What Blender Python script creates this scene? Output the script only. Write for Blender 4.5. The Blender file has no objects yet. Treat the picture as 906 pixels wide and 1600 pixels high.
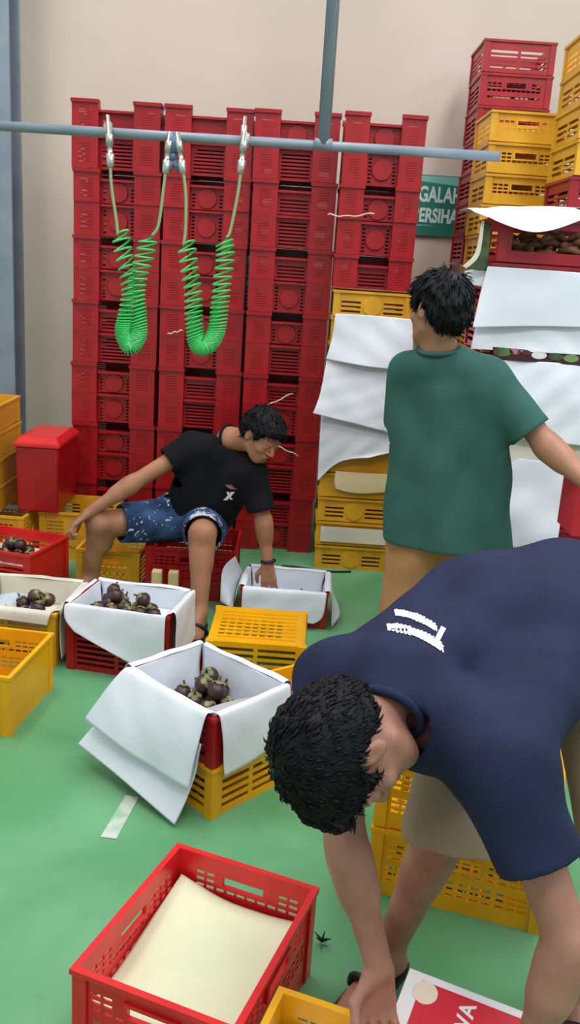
import bpy, bmesh, math, random
import numpy as np
from mathutils import Vector, Matrix
from mathutils.bvhtree import BVHTree
random.seed(7); np.random.seed(7)
S = bpy.context.scene
COL = S.collection

# ------------------------------------------------------------ camera, light, exposure
def cam_axes(p=15.5, r=3.8):
    p = math.radians(p); r = math.radians(r)
    fw = Vector((0, math.cos(p), -math.sin(p))); rt0 = Vector((1, 0, 0)); up0 = rt0.cross(fw)
    rt = rt0*math.cos(r) + up0*math.sin(r); up = up0*math.cos(r) - rt0*math.sin(r)
    return rt, up, fw
CAMLOC = Vector((0, 0, 1.6)); RT, UP, FW = cam_axes()
cd = bpy.data.cameras.new('camera'); cam = bpy.data.objects.new('camera', cd); COL.objects.link(cam)
cd.sensor_fit = 'VERTICAL'; cd.sensor_height = 24; cd.lens = 21.0; cd.clip_start = 0.05
M3 = Matrix((RT, UP, -FW)).transposed()
cam.matrix_world = Matrix.Translation(CAMLOC) @ M3.to_4x4()
S.camera = cam
S.view_settings.view_transform = 'Standard'; S.view_settings.look = 'None'
S.view_settings.gamma = 1; S.view_settings.exposure = 0.2; S.view_settings.use_curve_mapping = False
W = bpy.data.worlds.new('world'); S.world = W; W.use_nodes = True
W.node_tree.nodes['Background'].inputs[0].default_value = (0.93, 0.96, 1.0, 1)
W.node_tree.nodes['Background'].inputs[1].default_value = 0.62
def area(loc, sx, sy, power, color=(1, 1, 1), rot=(0, 0, 0)):
    l = bpy.data.lights.new('ceiling_lamp', 'AREA'); l.shape = 'RECTANGLE'; l.size = sx; l.size_y = sy
    l.energy = power; l.color = color
    o = bpy.data.objects.new('ceiling_lamp', l); COL.objects.link(o); o.location = loc; o.rotation_euler = rot
area((-1.6, 3.2, 4.6), 0.5, 2.6, 62, (1, 0.96, 0.92))
area((1.4, 3.0, 4.6), 0.5, 2.6, 75, (0.95, 0.98, 1.0))
area((0.2, 0.2, 4.4), 2.2, 0.5, 62, (1, 0.98, 0.96))
area((3.2, 0.8, 4.2), 0.6, 2.0, 45, (0.93, 0.97, 1.0), (0, math.radians(25), 0))

def ray(px, py):
    return FW + RT*((px-453)/1400) - UP*((py-800)/1400)
def at(px, py, Y):            # point of the place at depth Y seen in direction (px, py)
    d = ray(px, py); return CAMLOC + d*(Y/d.y)
def zat(px, py, z):           # point of the place at height z
    d = ray(px, py); return CAMLOC + d*((z-CAMLOC.z)/d.z)

# ------------------------------------------------------------ materials
def srgb(r, g, b):
    f = lambda c: (c/255/12.92) if c/255 <= .04045 else ((c/255+.055)/1.055)**2.4
    return (f(r), f(g), f(b), 1)
MATS = {}
def mat(name, c, rough=.5, c2=None, scale=6.0, bump=0.0, bscale=60, spec=.5, sheen=0, trans=0, detail=4, lo=.4, hi=.65):
    if name in MATS: return MATS[name]
    m = bpy.data.materials.new(name); m.use_nodes = True; nt = m.node_tree; b = nt.nodes['Principled BSDF']
    b.inputs['Base Color'].default_value = c; b.inputs['Roughness'].default_value = rough
    b.inputs['Specular IOR Level'].default_value = spec
    if sheen: b.inputs['Sheen Weight'].default_value = sheen
    tc = nt.nodes.new('ShaderNodeTexCoord')
    if c2:
        n = nt.nodes.new('ShaderNodeTexNoise'); n.inputs['Scale'].default_value = scale; n.inputs['Detail'].default_value = detail
        r = nt.nodes.new('ShaderNodeValToRGB'); r.color_ramp.elements[0].position = lo; r.color_ramp.elements[1].position = hi
        r.color_ramp.elements[0].color = c; r.color_ramp.elements[1].color = c2
        nt.links.new(tc.outputs['Object'], n.inputs['Vector']); nt.links.new(n.outputs['Fac'], r.inputs['Fac'])
        nt.links.new(r.outputs['Color'], b.inputs['Base Color'])
    if bump:
        n2 = nt.nodes.new('ShaderNodeTexNoise'); n2.inputs['Scale'].default_value = bscale; n2.inputs['Detail'].default_value = 5
        bp = nt.nodes.new('ShaderNodeBump'); bp.inputs['Strength'].default_value = bump; bp.inputs['Distance'].default_value = .01
        nt.links.new(tc.outputs['Object'], n2.inputs['Vector']); nt.links.new(n2.outputs['Fac'], bp.inputs['Height'])
        nt.links.new(bp.outputs['Normal'], b.inputs['Normal'])
    MATS[name] = m; return m
RED = mat('red_plastic', srgb(166, 14, 24), .34, srgb(146, 10, 20), 5)
RED2 = mat('bright_red_plastic', srgb(222, 34, 38), .3, srgb(205, 28, 34), 7)
MAROON = mat('maroon_plastic', srgb(165, 22, 40), .35, srgb(140, 16, 32), 5)
YEL = mat('yellow_plastic', srgb(226, 170, 40), .38, srgb(208, 150, 30), 6)
YEL2 = mat('bright_yellow_plastic', srgb(240, 176, 10), .35, srgb(226, 160, 8), 6)
PAPER = mat('white_paper', srgb(226, 232, 240), .6, srgb(216, 223, 232), 3, .15, 25)
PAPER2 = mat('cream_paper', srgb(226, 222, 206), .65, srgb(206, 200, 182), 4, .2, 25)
PAD = mat('cream_foam', srgb(226, 232, 196), .75, srgb(216, 222, 188), 5, .15, 200)
STEEL = mat('grey_paint', srgb(134, 146, 158), .4, srgb(120, 134, 146), 5)
CHROME = mat('fitting_metal', srgb(196, 196, 190), .25); CHROME.node_tree.nodes['Principled BSDF'].inputs['Metallic'].default_value = .7
BLUEM = mat('blue_fitting', srgb(90, 112, 140), .35)
HOSE = mat('green_hose', srgb(40, 190, 90), .3, srgb(90, 205, 120), 10)
HOSEL = mat('pale_hose', srgb(140, 170, 120), .35)
BLACK = mat('black_rubber', srgb(22, 22, 24), .6)
NAVY = mat('navy_cloth', srgb(36, 42, 70), .85, srgb(32, 37, 62), 9, .25, 300, .2)
GREENC = mat('green_cloth', srgb(56, 97, 89), .85, srgb(50, 89, 82), 9, .25, 300, .2)
BLACKC = mat('black_cloth', srgb(20, 20, 24), .9, srgb(26, 26, 30), 9, .2, 300, .15)
KHAKI = mat('khaki_cloth', srgb(160, 142, 120), .85, srgb(150, 132, 110), 9, .2, 250, .2)
TAN = mat('tan_cloth', srgb(176, 132, 92), .85, srgb(164, 120, 82), 9, .2, 250, .2)
HAIR = mat('black_hair', srgb(10, 10, 13), .55, srgb(18, 17, 20), 40, .0, 100, .2)
SKIN1 = mat('skin_front', srgb(168, 122, 104), .5, srgb(152, 106, 90), 12, .08, 150, .35)
SKIN2 = mat('skin_seated', srgb(172, 122, 92), .5, srgb(154, 106, 80), 12, .08, 150, .35)
SKIN3 = mat('skin_back', srgb(172, 124, 98), .5, srgb(160, 112, 88), 12, .08, 150, .35)
LIP = mat('lips', srgb(140, 80, 76), .5)
FRUIT = mat('mangosteen_skin', srgb(48, 30, 34), .4, srgb(74, 46, 40), 22, .15, 60)
CALYX = mat('mangosteen_calyx', srgb(140, 140, 92), .6, srgb(96, 84, 52), 30)
STEMM = mat('stem', srgb(72, 56, 40), .7)
WHITE = mat('white_print', srgb(226, 230, 238), .7)
CARD = mat('white_carton', srgb(232, 228, 228), .55)
CARDR = mat('red_carton_print', srgb(206, 34, 52), .5)
CARDC = mat('cream_print', srgb(232, 214, 190), .5)
GREY = mat('grey_foam', srgb(178, 178, 180), .7)
BROWN = mat('brown_husk', srgb(120, 76, 44), .7, srgb(84, 44, 30), 14, .5, 40)
DKG = mat('dark_green_print', srgb(52, 66, 52), .5, srgb(90, 120, 60), 14)
PINKP = mat('pink_print', srgb(190, 120, 130), .5, srgb(90, 30, 44), 20, lo=.45, hi=.55)

# denim-blue shorts with pale flower print
def shorts_mat():
    m = bpy.data.materials.new('blue_flower_cloth'); m.use_nodes = True; nt = m.node_tree; b = nt.nodes['Principled BSDF']
    b.inputs['Roughness'].default_value = .85; b.inputs['Specular IOR Level'].default_value = .2
    tc = nt.nodes.new('ShaderNodeTexCoord'); n = nt.nodes.new('ShaderNodeTexNoise'); n.inputs['Scale'].default_value = 9
    r = nt.nodes.new('ShaderNodeValToRGB'); e = r.color_ramp.elements
    e[0].position = .35; e[0].color = srgb(34, 52, 84); e[1].position = .68; e[1].color = srgb(66, 100, 140)
    v = nt.nodes.new('ShaderNodeTexNoise'); v.inputs['Scale'].default_value = 34; v.inputs['Detail'].default_value = 2; v.inputs['Distortion'].default_value = 1.5
    r2 = nt.nodes.new('ShaderNodeValToRGB'); r2.color_ramp.elements[0].position = .60; r2.color_ramp.elements[1].position = .62
    at_ = nt.nodes.new('ShaderNodeAttribute'); at_.attribute_name = 'print'
    mu = nt.nodes.new('ShaderNodeMath'); mu.operation = 'ADD'
    nt.links.new(v.outputs['Fac'], mu.inputs[0]); nt.links.new(at_.outputs['Fac'], mu.inputs[1])
    nt.links.new(mu.outputs[0], r2.inputs['Fac'])
    mx = nt.nodes.new('ShaderNodeMix'); mx.data_type = 'RGBA'
    nt.links.new(tc.outputs['Object'], n.inputs['Vector']); nt.links.new(tc.outputs['Object'], v.inputs['Vector'])
    nt.links.new(n.outputs['Fac'], r.inputs['Fac']); nt.links.new(r.outputs['Color'], mx.inputs[6])
    mx.inputs[7].default_value = srgb(205, 208, 220)
    nt.links.new(r2.outputs['Color'], mx.inputs[0]); nt.links.new(mx.outputs[2], b.inputs['Base Color'])
    return m
SHORTS = shorts_mat()

# ------------------------------------------------------------ object helpers
def link(name, me, m=None, parent=None, smooth=False):
    o = bpy.data.objects.new(name, me); COL.objects.link(o)
    if m and not me.materials: me.materials.append(m)
    if parent: o.parent = parent
    if smooth: me.polygons.foreach_set('use_smooth', [True]*len(me.polygons))
    return o
def tag(o, label=None, cat=None, group=None, kind=None):
    if label: o['label'] = label
    if cat: o['category'] = cat
    if group: o['group'] = group
    if kind: o['kind'] = kind
    return o
def empty(name, loc=(0, 0, 0), rz=0, rx=0, ry=0):
    o = bpy.data.objects.new(name, None); COL.objects.link(o); o.location = loc; o.rotation_euler = (rx, ry, rz)
    o.empty_display_size = .05; return o
class MB:
    def __init__(s): s.v = []; s.f = []
    def add(s, vs, fs):
        n = len(s.v); s.v += [tuple(v) for v in vs]; s.f += [tuple(i+n for i in f) for f in fs]
    def box(s, x0, x1, y0, y1, z0, z1):
        s.add([(x0, y0, z0), (x1, y0, z0), (x1, y1, z0), (x0, y1, z0), (x0, y0, z1), (x1, y0, z1), (x1, y1, z1), (x0, y1, z1)],
              [(0, 3, 2, 1), (4, 5, 6, 7), (0, 1, 5, 4), (1, 2, 6, 5), (2, 3, 7, 6), (3, 0, 4, 7)])
    def disk(s, c, n, r, t, seg=24, r2=None):       # short cylinder from c along n
        n = Vector(n).normalized(); c = Vector(c); a = n.orthogonal().normalized(); b = n.cross(a); r2 = r if r2 is None else r2
        vs = [c+(a*math.cos(q)+b*math.sin(q))*r for q in [2*math.pi*i/seg for i in range(seg)]]
        vs += [c+n*t+(a*math.cos(q)+b*math.sin(q))*r2 for q in [2*math.pi*i/seg for i in range(seg)]]
        s.add(vs, [(i, (i+1) % seg, seg+(i+1) % seg, seg+i) for i in range(seg)]+[tuple(range(seg))[::-1], tuple(range(seg, 2*seg))])
    def panel(s, o, ux, uz, n, w, h, t, holes):      # a wall with rectangular holes: face at o, thickness t along -n
        o = Vector(o); ux = Vector(ux); uz = Vector(uz); n = Vector(n)
        xs = sorted({0, w, *[a for q in holes for a in (q[0], q[1])]}); zs = sorted({0, h, *[a for q in holes for a in (q[2], q[3])]})
        solid = lambda i, j: 0 <= i < len(xs)-1 and 0 <= j < len(zs)-1 and not any(q[0] <= (xs[i]+xs[i+1])/2 <= q[1] and q[2] <= (zs[j]+zs[j+1])/2 <= q[3] for q in holes)
        idx = {}; vs = []; fs = []
        def V(i, j, k):
            if (i, j, k) not in idx: idx[i, j, k] = len(vs); vs.append(o+ux*xs[i]+uz*zs[j]-n*(t*k))
            return idx[i, j, k]
        for i in range(len(xs)-1):
            for j in range(len(zs)-1):
                if not solid(i, j): continue
                fs.append((V(i, j, 0), V(i+1, j, 0), V(i+1, j+1, 0), V(i, j+1, 0))); fs.append((V(i, j, 1), V(i, j+1, 1), V(i+1, j+1, 1), V(i+1, j, 1)))
                for (a, b, e1, e2) in ((-1, 0, (i, j), (i, j+1)), (1, 0, (i+1, j+1), (i+1, j)), (0, -1, (i+1, j), (i, j)), (0, 1, (i, j+1), (i+1, j+1))):
                    if not solid(i+a, j+b): fs.append((V(*e1, 0), V(*e2, 0), V(*e2, 1), V(*e1, 1)))
        s.add(vs, fs)
    def tube(s, pts, r, seg=8, cap=True):
        pts = [Vector(p) for p in pts]; n = len(pts); rs = r if isinstance(r, (list, tuple)) else [r]*n
        up = None; rings = []
        for i in range(n):
            t = (pts[min(i+1, n-1)]-pts[max(i-1, 0)]).normalized()
            a = t.orthogonal().normalized() if up is None else (up-t*up.dot(t)).normalized()
            up = a; b = t.cross(a)
            rings.append([pts[i]+(a*math.cos(2*math.pi*k/seg)+b*math.sin(2*math.pi*k/seg))*rs[i] for k in range(seg)])
        fs = [(i*seg+k, i*seg+(k+1) % seg, (i+1)*seg+(k+1) % seg, (i+1)*seg+k) for i in range(n-1) for k in range(seg)]
        if cap: fs += [tuple(range(seg))[::-1], tuple(range((n-1)*seg, n*seg))]
        s.add([v for q in rings for v in q], fs)
    def mesh(s, name):
        me = bpy.data.meshes.new(name); me.from_pydata(s.v, [], s.f); me.update(); return me
    def build(s, name, m, parent=None, smooth=False, bevel=0):
        o = link(name, s.mesh(name), m, parent, smooth)
        if bevel:
            b = o.modifiers.new('b', 'BEVEL'); b.width = bevel; b.segments = 2; b.limit_method = 'ANGLE'
        return o

# ------------------------------------------------------------ crates
def face_holes(style, w, h):
    H = []; e = .035; top = h-.028; bot = .022
    if style == 'circle':
        c = w/2; g = .058
        n = max(3, int((top-bot)/.020)); st = (top-bot)/n
        for k in range(n):
            z = bot+k*st; H.append((e, c-g, z, z+st*.5)); H.append((c+g, w-e, z, z+st*.5))
    elif style == 'handle':
        hz1 = top-.004; hz0 = hz1-.026; c = w/2; hw = .052
        H.append((c-hw, c+hw, hz0, hz1))
        cw = .021; st = .0265
        z = hz1-.010
        row = 0
        while z > bot+.008:
            x = e
            while x+cw < w-e+.001:
                if not (z > hz0-.014 and x+cw > c-hw-.014 and x < c+hw+.014) and not (row in (3,)): H.append((x, x+cw, z, z+.010))
                x += st
            row += 1; z -= .017
            if row > 6: break
    elif style == 'slats':
        n = max(3, int((top-bot)/.022)); st = (top-bot)/n
        for k in range(n):
            z = bot+k*st
            for a, b in ((e, w/2-.008), (w/2+.008, w-e)): H.append((a, b, z, z+st*.55))
    elif style == 'frame':
        H.append((e+.01, w-e-.01, bot+.018, top-.0))
    return H
CACHE = {}
def crate_data(w, d, h, front, side, m, closed_floor=False):
    key = (w, d, h, front, side, m.name, closed_floor)
    if key in CACHE: return CACHE[key]
    t = .005; X = w/2; Y = d/2; hh = h-.012
    b = MB()
    for (o, ux, n, ww, st) in (((-X, -Y, 0), (1, 0, 0), (0, -1, 0), w, front), ((X, Y, 0), (-1, 0, 0), (0, 1, 0), w, front)):
        b.panel(o, ux, (0, 0, 1), n, ww, hh, t, face_holes(st, ww, hh))
    for (o, ux, n, ww, st) in (((X, -Y+t, 0), (0, 1, 0), (1, 0, 0), d-2*t, side), ((-X, Y-t, 0), (0, -1, 0), (-1, 0, 0), d-2*t, side)):
        b.panel(o, ux, (0, 0, 1), n, ww, hh, t, face_holes(st, ww, hh))
    fh = [] if closed_floor else [(.03+i*.032, .052+i*.032, .03+j*.032, .052+j*.032) for i in range(int((w-.09)/.032)) for j in range(int((d-.09)/.032))]
    b.panel((-X+t, -Y+t, .008), (1, 0, 0), (0, 1, 0), (0, 0, 1), w-2*t, d-2*t, .005, fh)
    basket = b.mesh('basket')
    q = .006; cw = .026; posts = []                                   # outer corner posts
    for sx in (-1, 1):
        for sy in (-1, 1):
            c = MB(); posts.append(c)
            x0, x1 = sorted((sx*(X+q), sx*(X-cw))); y0, y1 = sorted((sy*(Y+.0002), sy*(Y+q))); c.box(x0, x1, y0, y1, 0, hh)
            x0, x1 = sorted((sx*(X+.0002), sx*(X+q))); y0, y1 = sorted((sy*Y, sy*(Y-cw))); c.box(x0, x1, y0, y1, 0, hh)
    posts = [c.mesh('corner_post') for c in posts]
    r = MB(); f = .010                                                # top rim flange
    r.panel((-X-f, -Y-f, h), (1, 0, 0), (0, 1, 0), (0, 0, 1), w+2*f, d+2*f, .012, [(f+t, w+f-t, f+t, d+f-t)])
    rim = r.mesh('rim')
    extra = []
    def onface(kind, axis, s_):
        e = MB(); ww = w if axis == 'y' else d; D = Y if axis == 'y' else X
        if True:
            n = (0, s_, 0) if axis == 'y' else (s_, 0, 0)
            if kind == 'circle':
                p = (0, s_*D, hh*.5) if axis == 'y' else (s_*D, 0, hh*.5)
                e.disk(p, n, min(.052, hh*.42), .006, 28, min(.050, hh*.40))
            else:
                hz1 = hh-.032; hz0 = hz1-.026; hw = .052
                u = (s_*-1, 0, 0) if axis == 'y' else (0, s_, 0)
                c0 = Vector((0, s_*(D+.006), 0)) if axis == 'y' else Vector((s_*(D+.006), 0, 0))
                o = c0-Vector(u)*(hw+.010)+Vector((0, 0, hz0-.008))
                e.panel(o, u, (0, 0, 1), n, 2*hw+.02, .042, .0058, [(.010, .010+2*hw, .008, .034)])
        return e.mesh('round_boss' if kind == 'circle' else 'handle')
    for s_ in (-1, 1):
        if front in ('circle', 'handle'): extra.append((('round_boss' if front == 'circle' else 'handle'), onface(front, 'y', s_)))
        if side in ('circle', 'handle'): extra.append((('round_boss' if side == 'circle' else 'handle'), onface(side, 'x', s_)))
    for me in [basket, rim]+posts+[e[1] for e in extra]: me.materials.append(m)
    CACHE[key] = [('basket', basket), ('rim', rim)]+[('corner_post', p) for p in posts]+extra
    return CACHE[key]
def crate(loc, rz, w, d, h, front, side, m, label, group=None, cat='crate', name='plastic_crate', rx=0, ry=0):
    r = empty(name, loc, math.radians(rz), math.radians(rx), math.radians(ry)); tag(r, label, cat, group)
    for n, me in crate_data(w, d, h, front, side, m): link(n, me, None, r)
    return r

# red stacking crates of the wall stack: raised corner panels either side of a recessed middle
def wall_crate_data(w, d, h, upper, face):
    key = ('wc', w, d, h, upper, face)
    if key in CACHE: return CACHE[key]
    X = w/2; Y = d/2; tw = w*.30; t = .005
    b = MB(); mh = h-(.048 if upper else .006)
    holes = []
    if face == 'slats':
        n = int((mh-.03)/.018); holes = [(.012, w-2*tw-.012, .014+k*.018, .014+k*.018+.008) for k in range(n)]
    elif face == 'circle':
        for k in range(int((mh-.03)/.018)):
            z = .014+k*.018; holes += [(.010, .026, z, z+.008), (w-2*tw-.026, w-2*tw-.010, z, z+.008)]
    for s_, o, ux in ((-1, (-X+tw, -Y+.045, 0), (1, 0, 0)), (1, (X-tw, Y-.045, 0), (-1, 0, 0))):
        b.panel(o, ux, (0, 0, 1), (0, s_, 0), w-2*tw, mh if s_ < 0 else h-.002, t, holes if s_ < 0 else [])  # rear panel made full height and unslotted to keep the crate's inside dark
    for s_, o, uy in ((1, (X, -Y+tw*.7, 0), (0, 1, 0)), (-1, (-X, Y-tw*.7, 0), (0, -1, 0))):
        ww = d-1.4*tw; b.panel(o, uy, (0, 0, 1), (s_, 0, 0), ww, mh, t, [(.02, ww-.02, .02+k*.022, .03+k*.022) for k in range(int((mh-.04)/.022))])
    b.panel((-X+.006, -Y+.051, .008), (1, 0, 0), (0, 1, 0), (0, 0, 1), w-.012, d-.102, .005, [])
    basket = b.mesh('basket')
    fw_ = tw; corners = []
    for sx in (-1, 1):
        for sy in (-1, 1):                                           # L-shaped corner panel, front leaf finely slotted
            c = MB(); corners.append(c)
            x0 = -X if sx < 0 else X-fw_
            hs = [(.035, fw_-.035, .03+k*.012, .0318+k*.012) for k in range(int((h-.07)/.012))]
            o = (x0, -Y, 0) if sy < 0 else (x0+fw_, Y, 0); ux = (1, 0, 0) if sy < 0 else (-1, 0, 0)
            c.panel(o, ux, (0, 0, 1), (0, sy, 0), fw_, h-.001, t, hs)
            xa, xb = sorted((sx*X, sx*(X-t))); ya, yb = sorted((sy*(Y-t), sy*(Y-tw*.7))); c.box(xa, xb, ya, yb, 0, h-.001)
            xi = sx*(X-fw_); xa, xb = sorted((xi, xi+sx*t)); ya, yb = sorted((sy*(Y-t), sy*(Y-.050))); c.box(xa, xb, ya, yb, 0, h-.001)
    corners = [c.mesh('corner_panel') for c in corners]
    ledges = []; r = MB()
    if upper:
        for sx in (-1, 1):
            for sy in (-1, 1):
                r = MB(); ledges.append(r); xa, xb = sorted((sx*(X+.004), sx*(X-fw_-.004))); ya, yb = sorted((sy*(Y+.0002), sy*(Y+.010))); r.box(xa, xb, ya, yb, h-.020, h-.002)
                xa, xb = sorted((sx*(X+.0002), sx*(X+.006))); ya, yb = sorted((sy*Y, sy*(Y-tw*.7))); r.box(xa, xb, ya, yb, h-.020, h-.002)
    for sy in (-1, 1):
        r = MB(); ledges.append(r)
        ya, yb = sorted((sy*(Y-.0449), sy*(Y-.012))); r.box(-X+fw_+.001, X-fw_-.001, ya, yb, mh-.012, mh)
    out = [('basket', basket)]+[('corner_panel', c) for c in corners]+[('ledge', r.mesh('ledge')) for r in ledges]
    if face == 'circle':
        for sy in (-1, 1):
            e = MB(); e.disk((0, sy*(Y-.045), mh*.5-.004), (0, sy, 0), .052, .012, 28, .049)
            out.append(('round_boss', e.mesh('round_boss')))
    for _, me in out: me.materials.append(RED)
    CACHE[key] = out; return out

# ------------------------------------------------------------ paper sheets
def crom(P, t):
    n = len(P)-1; x = min(max(t, 0), 1)*n; i = min(int(x), n-1); f = x-i
    p0 = P[max(i-1, 0)]; p1 = P[i]; p2 = P[i+1]; p3 = P[min(i+2, n)]
    return .5*((2*p1)+(p2-p0)*f+(2*p0-5*p1+4*p2-p3)*f*f+(3*p1-p0-3*p2+p3)*f**3)
def lin(P, t):
    n = len(P)-1; x = min(max(t, 0), 1)*n; i = min(int(x), n-1); f = x-i; return P[i]*(1-f)+P[i+1]*f
def sheet(name, grid, m, label=None, cat=None, group=None, parent=None, nu=26, nv=26, amp=.004, sharp=False, thick=.0012, seed=0, freq=14):
    G = [[Vector(p) for p in row] for row in grid]; itp = lin if sharp else crom
    rnd = random.Random(seed); ph = [rnd.uniform(0, 6.28) for _ in range(8)]; an = [rnd.uniform(-1, 1) for _ in range(8)]
    vs = []
    for j in range(nv+1):
        for i in range(nu+1):
            u = i/nu; v = j/nv; vs.append(itp([itp(r, u) for r in G], v))
    out = []
    for j in range(nv+1):
        for i in range(nu+1):
            k = j*(nu+1)+i; p = vs[k]
            a = vs[j*(nu+1)+min(i+1, nu)]-vs[j*(nu+1)+max(i-1, 0)]; b = vs[min(j+1, nv)*(nu+1)+i]-vs[max(j-1, 0)*(nu+1)+i]
            n = a.cross(b)
            n = n.normalized() if n.length > 1e-9 else Vector((0, 0, 1))
            q = 0
            for z in range(4):
                q += math.sin((p.x*math.cos(an[z]*3)+p.y*math.sin(an[z]*3)+p.z*an[z+4]*1.5)*freq*(1+z*.9)+ph[z])/(1+z)
            out.append(p+n*amp*q)
    fs = [(j*(nu+1)+i, j*(nu+1)+i+1, (j+1)*(nu+1)+i+1, (j+1)*(nu+1)+i) for j in range(nv) for i in range(nu)]
    b = MB(); b.add(out, fs); o = b.build(name, m, parent, smooth=True)
    s_ = o.modifiers.new('s', 'SOLIDIFY'); s_.thickness = thick; s_.offset = 0
    if label: tag(o, label, cat, group)
    return o

# ------------------------------------------------------------ the room
def plane_struct(name, vs, m):
    b = MB(); b.add(vs, [(0, 1, 2, 3)]); o = b.build(name, m); tag(o, kind='structure'); return o
def floor_mat():
    m = bpy.data.materials.new('green_epoxy'); m.use_nodes = True; nt = m.node_tree; b = nt.nodes['Principled BSDF']
    tc = nt.nodes.new('ShaderNodeTexCoord'); n = nt.nodes.new('ShaderNodeTexNoise'); n.inputs['Scale'].default_value = 1.7; n.inputs['Detail'].default_value = 6; n.inputs['Distortion'].default_value = .6
    r = nt.nodes.new('ShaderNodeValToRGB'); e = r.color_ramp.elements; e[0].position = .35; e[0].color = srgb(80, 146, 96); e[1].position = .7; e[1].color = srgb(112, 172, 128)
    n2 = nt.nodes.new('ShaderNodeTexNoise'); n2.inputs['Scale'].default_value = 12; n2.inputs['Detail'].default_value = 8
    r2 = nt.nodes.new('ShaderNodeValToRGB'); r2.color_ramp.elements[0].position = .62; r2.color_ramp.elements[1].position = .8
    r2.color_ramp.elements[0].color = (0, 0, 0, 1); r2.color_ramp.elements[1].color = (.35, .35, .35, 1)
    mx = nt.nodes.new('ShaderNodeMix'); mx.data_type = 'RGBA'; mx.inputs[7].default_value = srgb(84, 110, 90)
    for q in (n, n2): nt.links.new(tc.outputs['Object'], q.inputs['Vector'])
    nt.links.new(n.outputs['Fac'], r.inputs['Fac']); nt.links.new(r.outputs['Color'], mx.inputs[6]); nt.links.new(n2.outputs['Fac'], r2.inputs['Fac'])
    nt.links.new(r2.outputs['Color'], mx.inputs[0]); nt.links.new(mx.outputs[2], b.inputs['Base Color'])
    b.inputs['Roughness'].default_value = .38; b.inputs['Specular IOR Level'].default_value = .4
    return m
plane_struct('floor', [(-6, -3, 0), (7, -3, 0), (7, 5.95, 0), (-6, 5.95, 0)], floor_mat())
WALL = mat('beige_wall', srgb(218, 202, 190), .85, srgb(209, 195, 180), 1.1, .04, 8, .2)
wb = MB(); wb.box(-6, 7, 5.95, 6.1, 0, 5.2); tag(wb.build('wall_back', WALL), kind='structure')
# grey steel column standing to the left
pb = MB(); pb.box(-1.42, -1.205, 3.78, 3.80, .012, 4.8); pb.box(-1.42, -1.205, 3.96, 3.98, .012, 4.8); pb.box(-1.32, -1.305, 3.80, 3.96, .012, 4.8); pb.box(-1.44, -1.185, 3.76, 4.0, 0, .012)
o = pb.build('trim_1', STEEL, bevel=.003); tag(o, kind='structure'); o.name = 'trim_1'
o.location = (-.42, 1.35, 0)

# pipe frame with its drop tube
rack = empty('pipe_frame', (0, 3.7, 2.04)); tag(rack, 'grey painted overhead pipe with an upright tube, carrying the green hoses', 'pipe')
P0 = at(-60, 193, 3.7); P1 = at(780, 245, 3.7); PJ = at(505, 226, 3.7)
def loc(p): return Vector(p)-rack.location
m_ = MB(); m_.tube([loc(P0), loc(P1)], .0185, 16); m_.build('horizontal_pipe', STEEL, rack, True)
m_ = MB(); m_.tube([loc(PJ)+Vector((0, 0, .0)), Vector((loc(PJ).x, 0, 2.7))], .0245, 16); m_.build('upright_tube', STEEL, rack, True)
m_ = MB(); m_.tube([loc(PJ)+Vector((-.034, 0, 0)), loc(PJ)+Vector((.034, 0, 0))], .023, 16); m_.build('pipe_joint', STEEL, rack, True)

# coiled air hoses
def hose(name, ax, leadL, leadR, label, turns, seed):
    root = empty(name, at(*ax[len(ax)//2], 3.7)); tag(root, label, 'air hose', 'green air hoses on the pipe')
    L = lambda p: Vector(p)-root.location
    A = [at(x, y, 3.66) for x, y in ax]
    N = 900; path = [crom(A, i/N) for i in range(N+1)]
    # phase: sparse turns near the ends, tight in the bottom loop
    dens = [.30+1.0*math.exp(-((i/N-.5)/.17)**2) for i in range(N+1)]; tot = sum(dens); ph = 0; pts = []; up = Vector((0, -1, 0))
    for i in range(N+1):
        t = (path[min(i+1, N)]-path[max(i-1, 0)]).normalized(); n1 = up; n2 = t.cross(n1).normalized()
        rr = .034*min(1, .35+i/25, .35+(N-i)/25); ph += dens[i]/tot*turns*2*math.pi
        tilt = .012*math.cos(ph)
        pts.append(L(path[i]+n2*(rr*math.cos(ph))+n1*(rr*math.sin(ph))+t*tilt))
    m_ = MB(); m_.tube(pts, .0042, 6); m_.build('coil', HOSE, root, True)
    for ld, e in ((leadL, pts[0]), (leadR, pts[-1])):
        q = [L(at(x, y, 3.66)) for x, y in ld]+[e]; q = [crom(q, i/16) for i in range(17)]
        m_ = MB(); m_.tube(q, .006, 8); m_.build('hose_lead', HOSEL, root, True)
        a = L(at(*ld[0], 3.66)); d = (L(at(*ld[1], 3.66))-a).normalized()
        m_ = MB(); m_.tube([a-d*.10, a-d*.07, a-d*.069, a-d*.03, a-d*.029, a, a+d*.001, a+d*.045, a+d*.05], [.010, .010, .014, .014, .010, .010, .016, .013, .008], 12)
        m_.build('fitting', CHROME, root, True)
hose('coiled_air_hose', [(188, 362), (193, 395), (201, 430), (204, 460), (198, 495), (194, 520), (204, 541), (216, 522), (215, 490), (213, 460), (217, 430), (226, 400), (232, 372)],
     [(172, 240), (174, 290), (182, 345)], [(261, 250), (256, 290), (248, 350)], 'left green coiled air hose, its two hanging sides tangled together', 62, 1)
hose('coiled_air_hose', [(291, 378), (296, 420), (302, 460), (303, 500), (308, 536), (322, 541), (337, 520), (343, 480), (347, 440), (352, 400), (350, 376)],
     [(283, 250), (290, 300), (290, 355)], [(378, 250), (372, 300), (360, 360)], 'right green coiled air hose hanging in an open U from the pipe', 62, 2)
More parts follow.
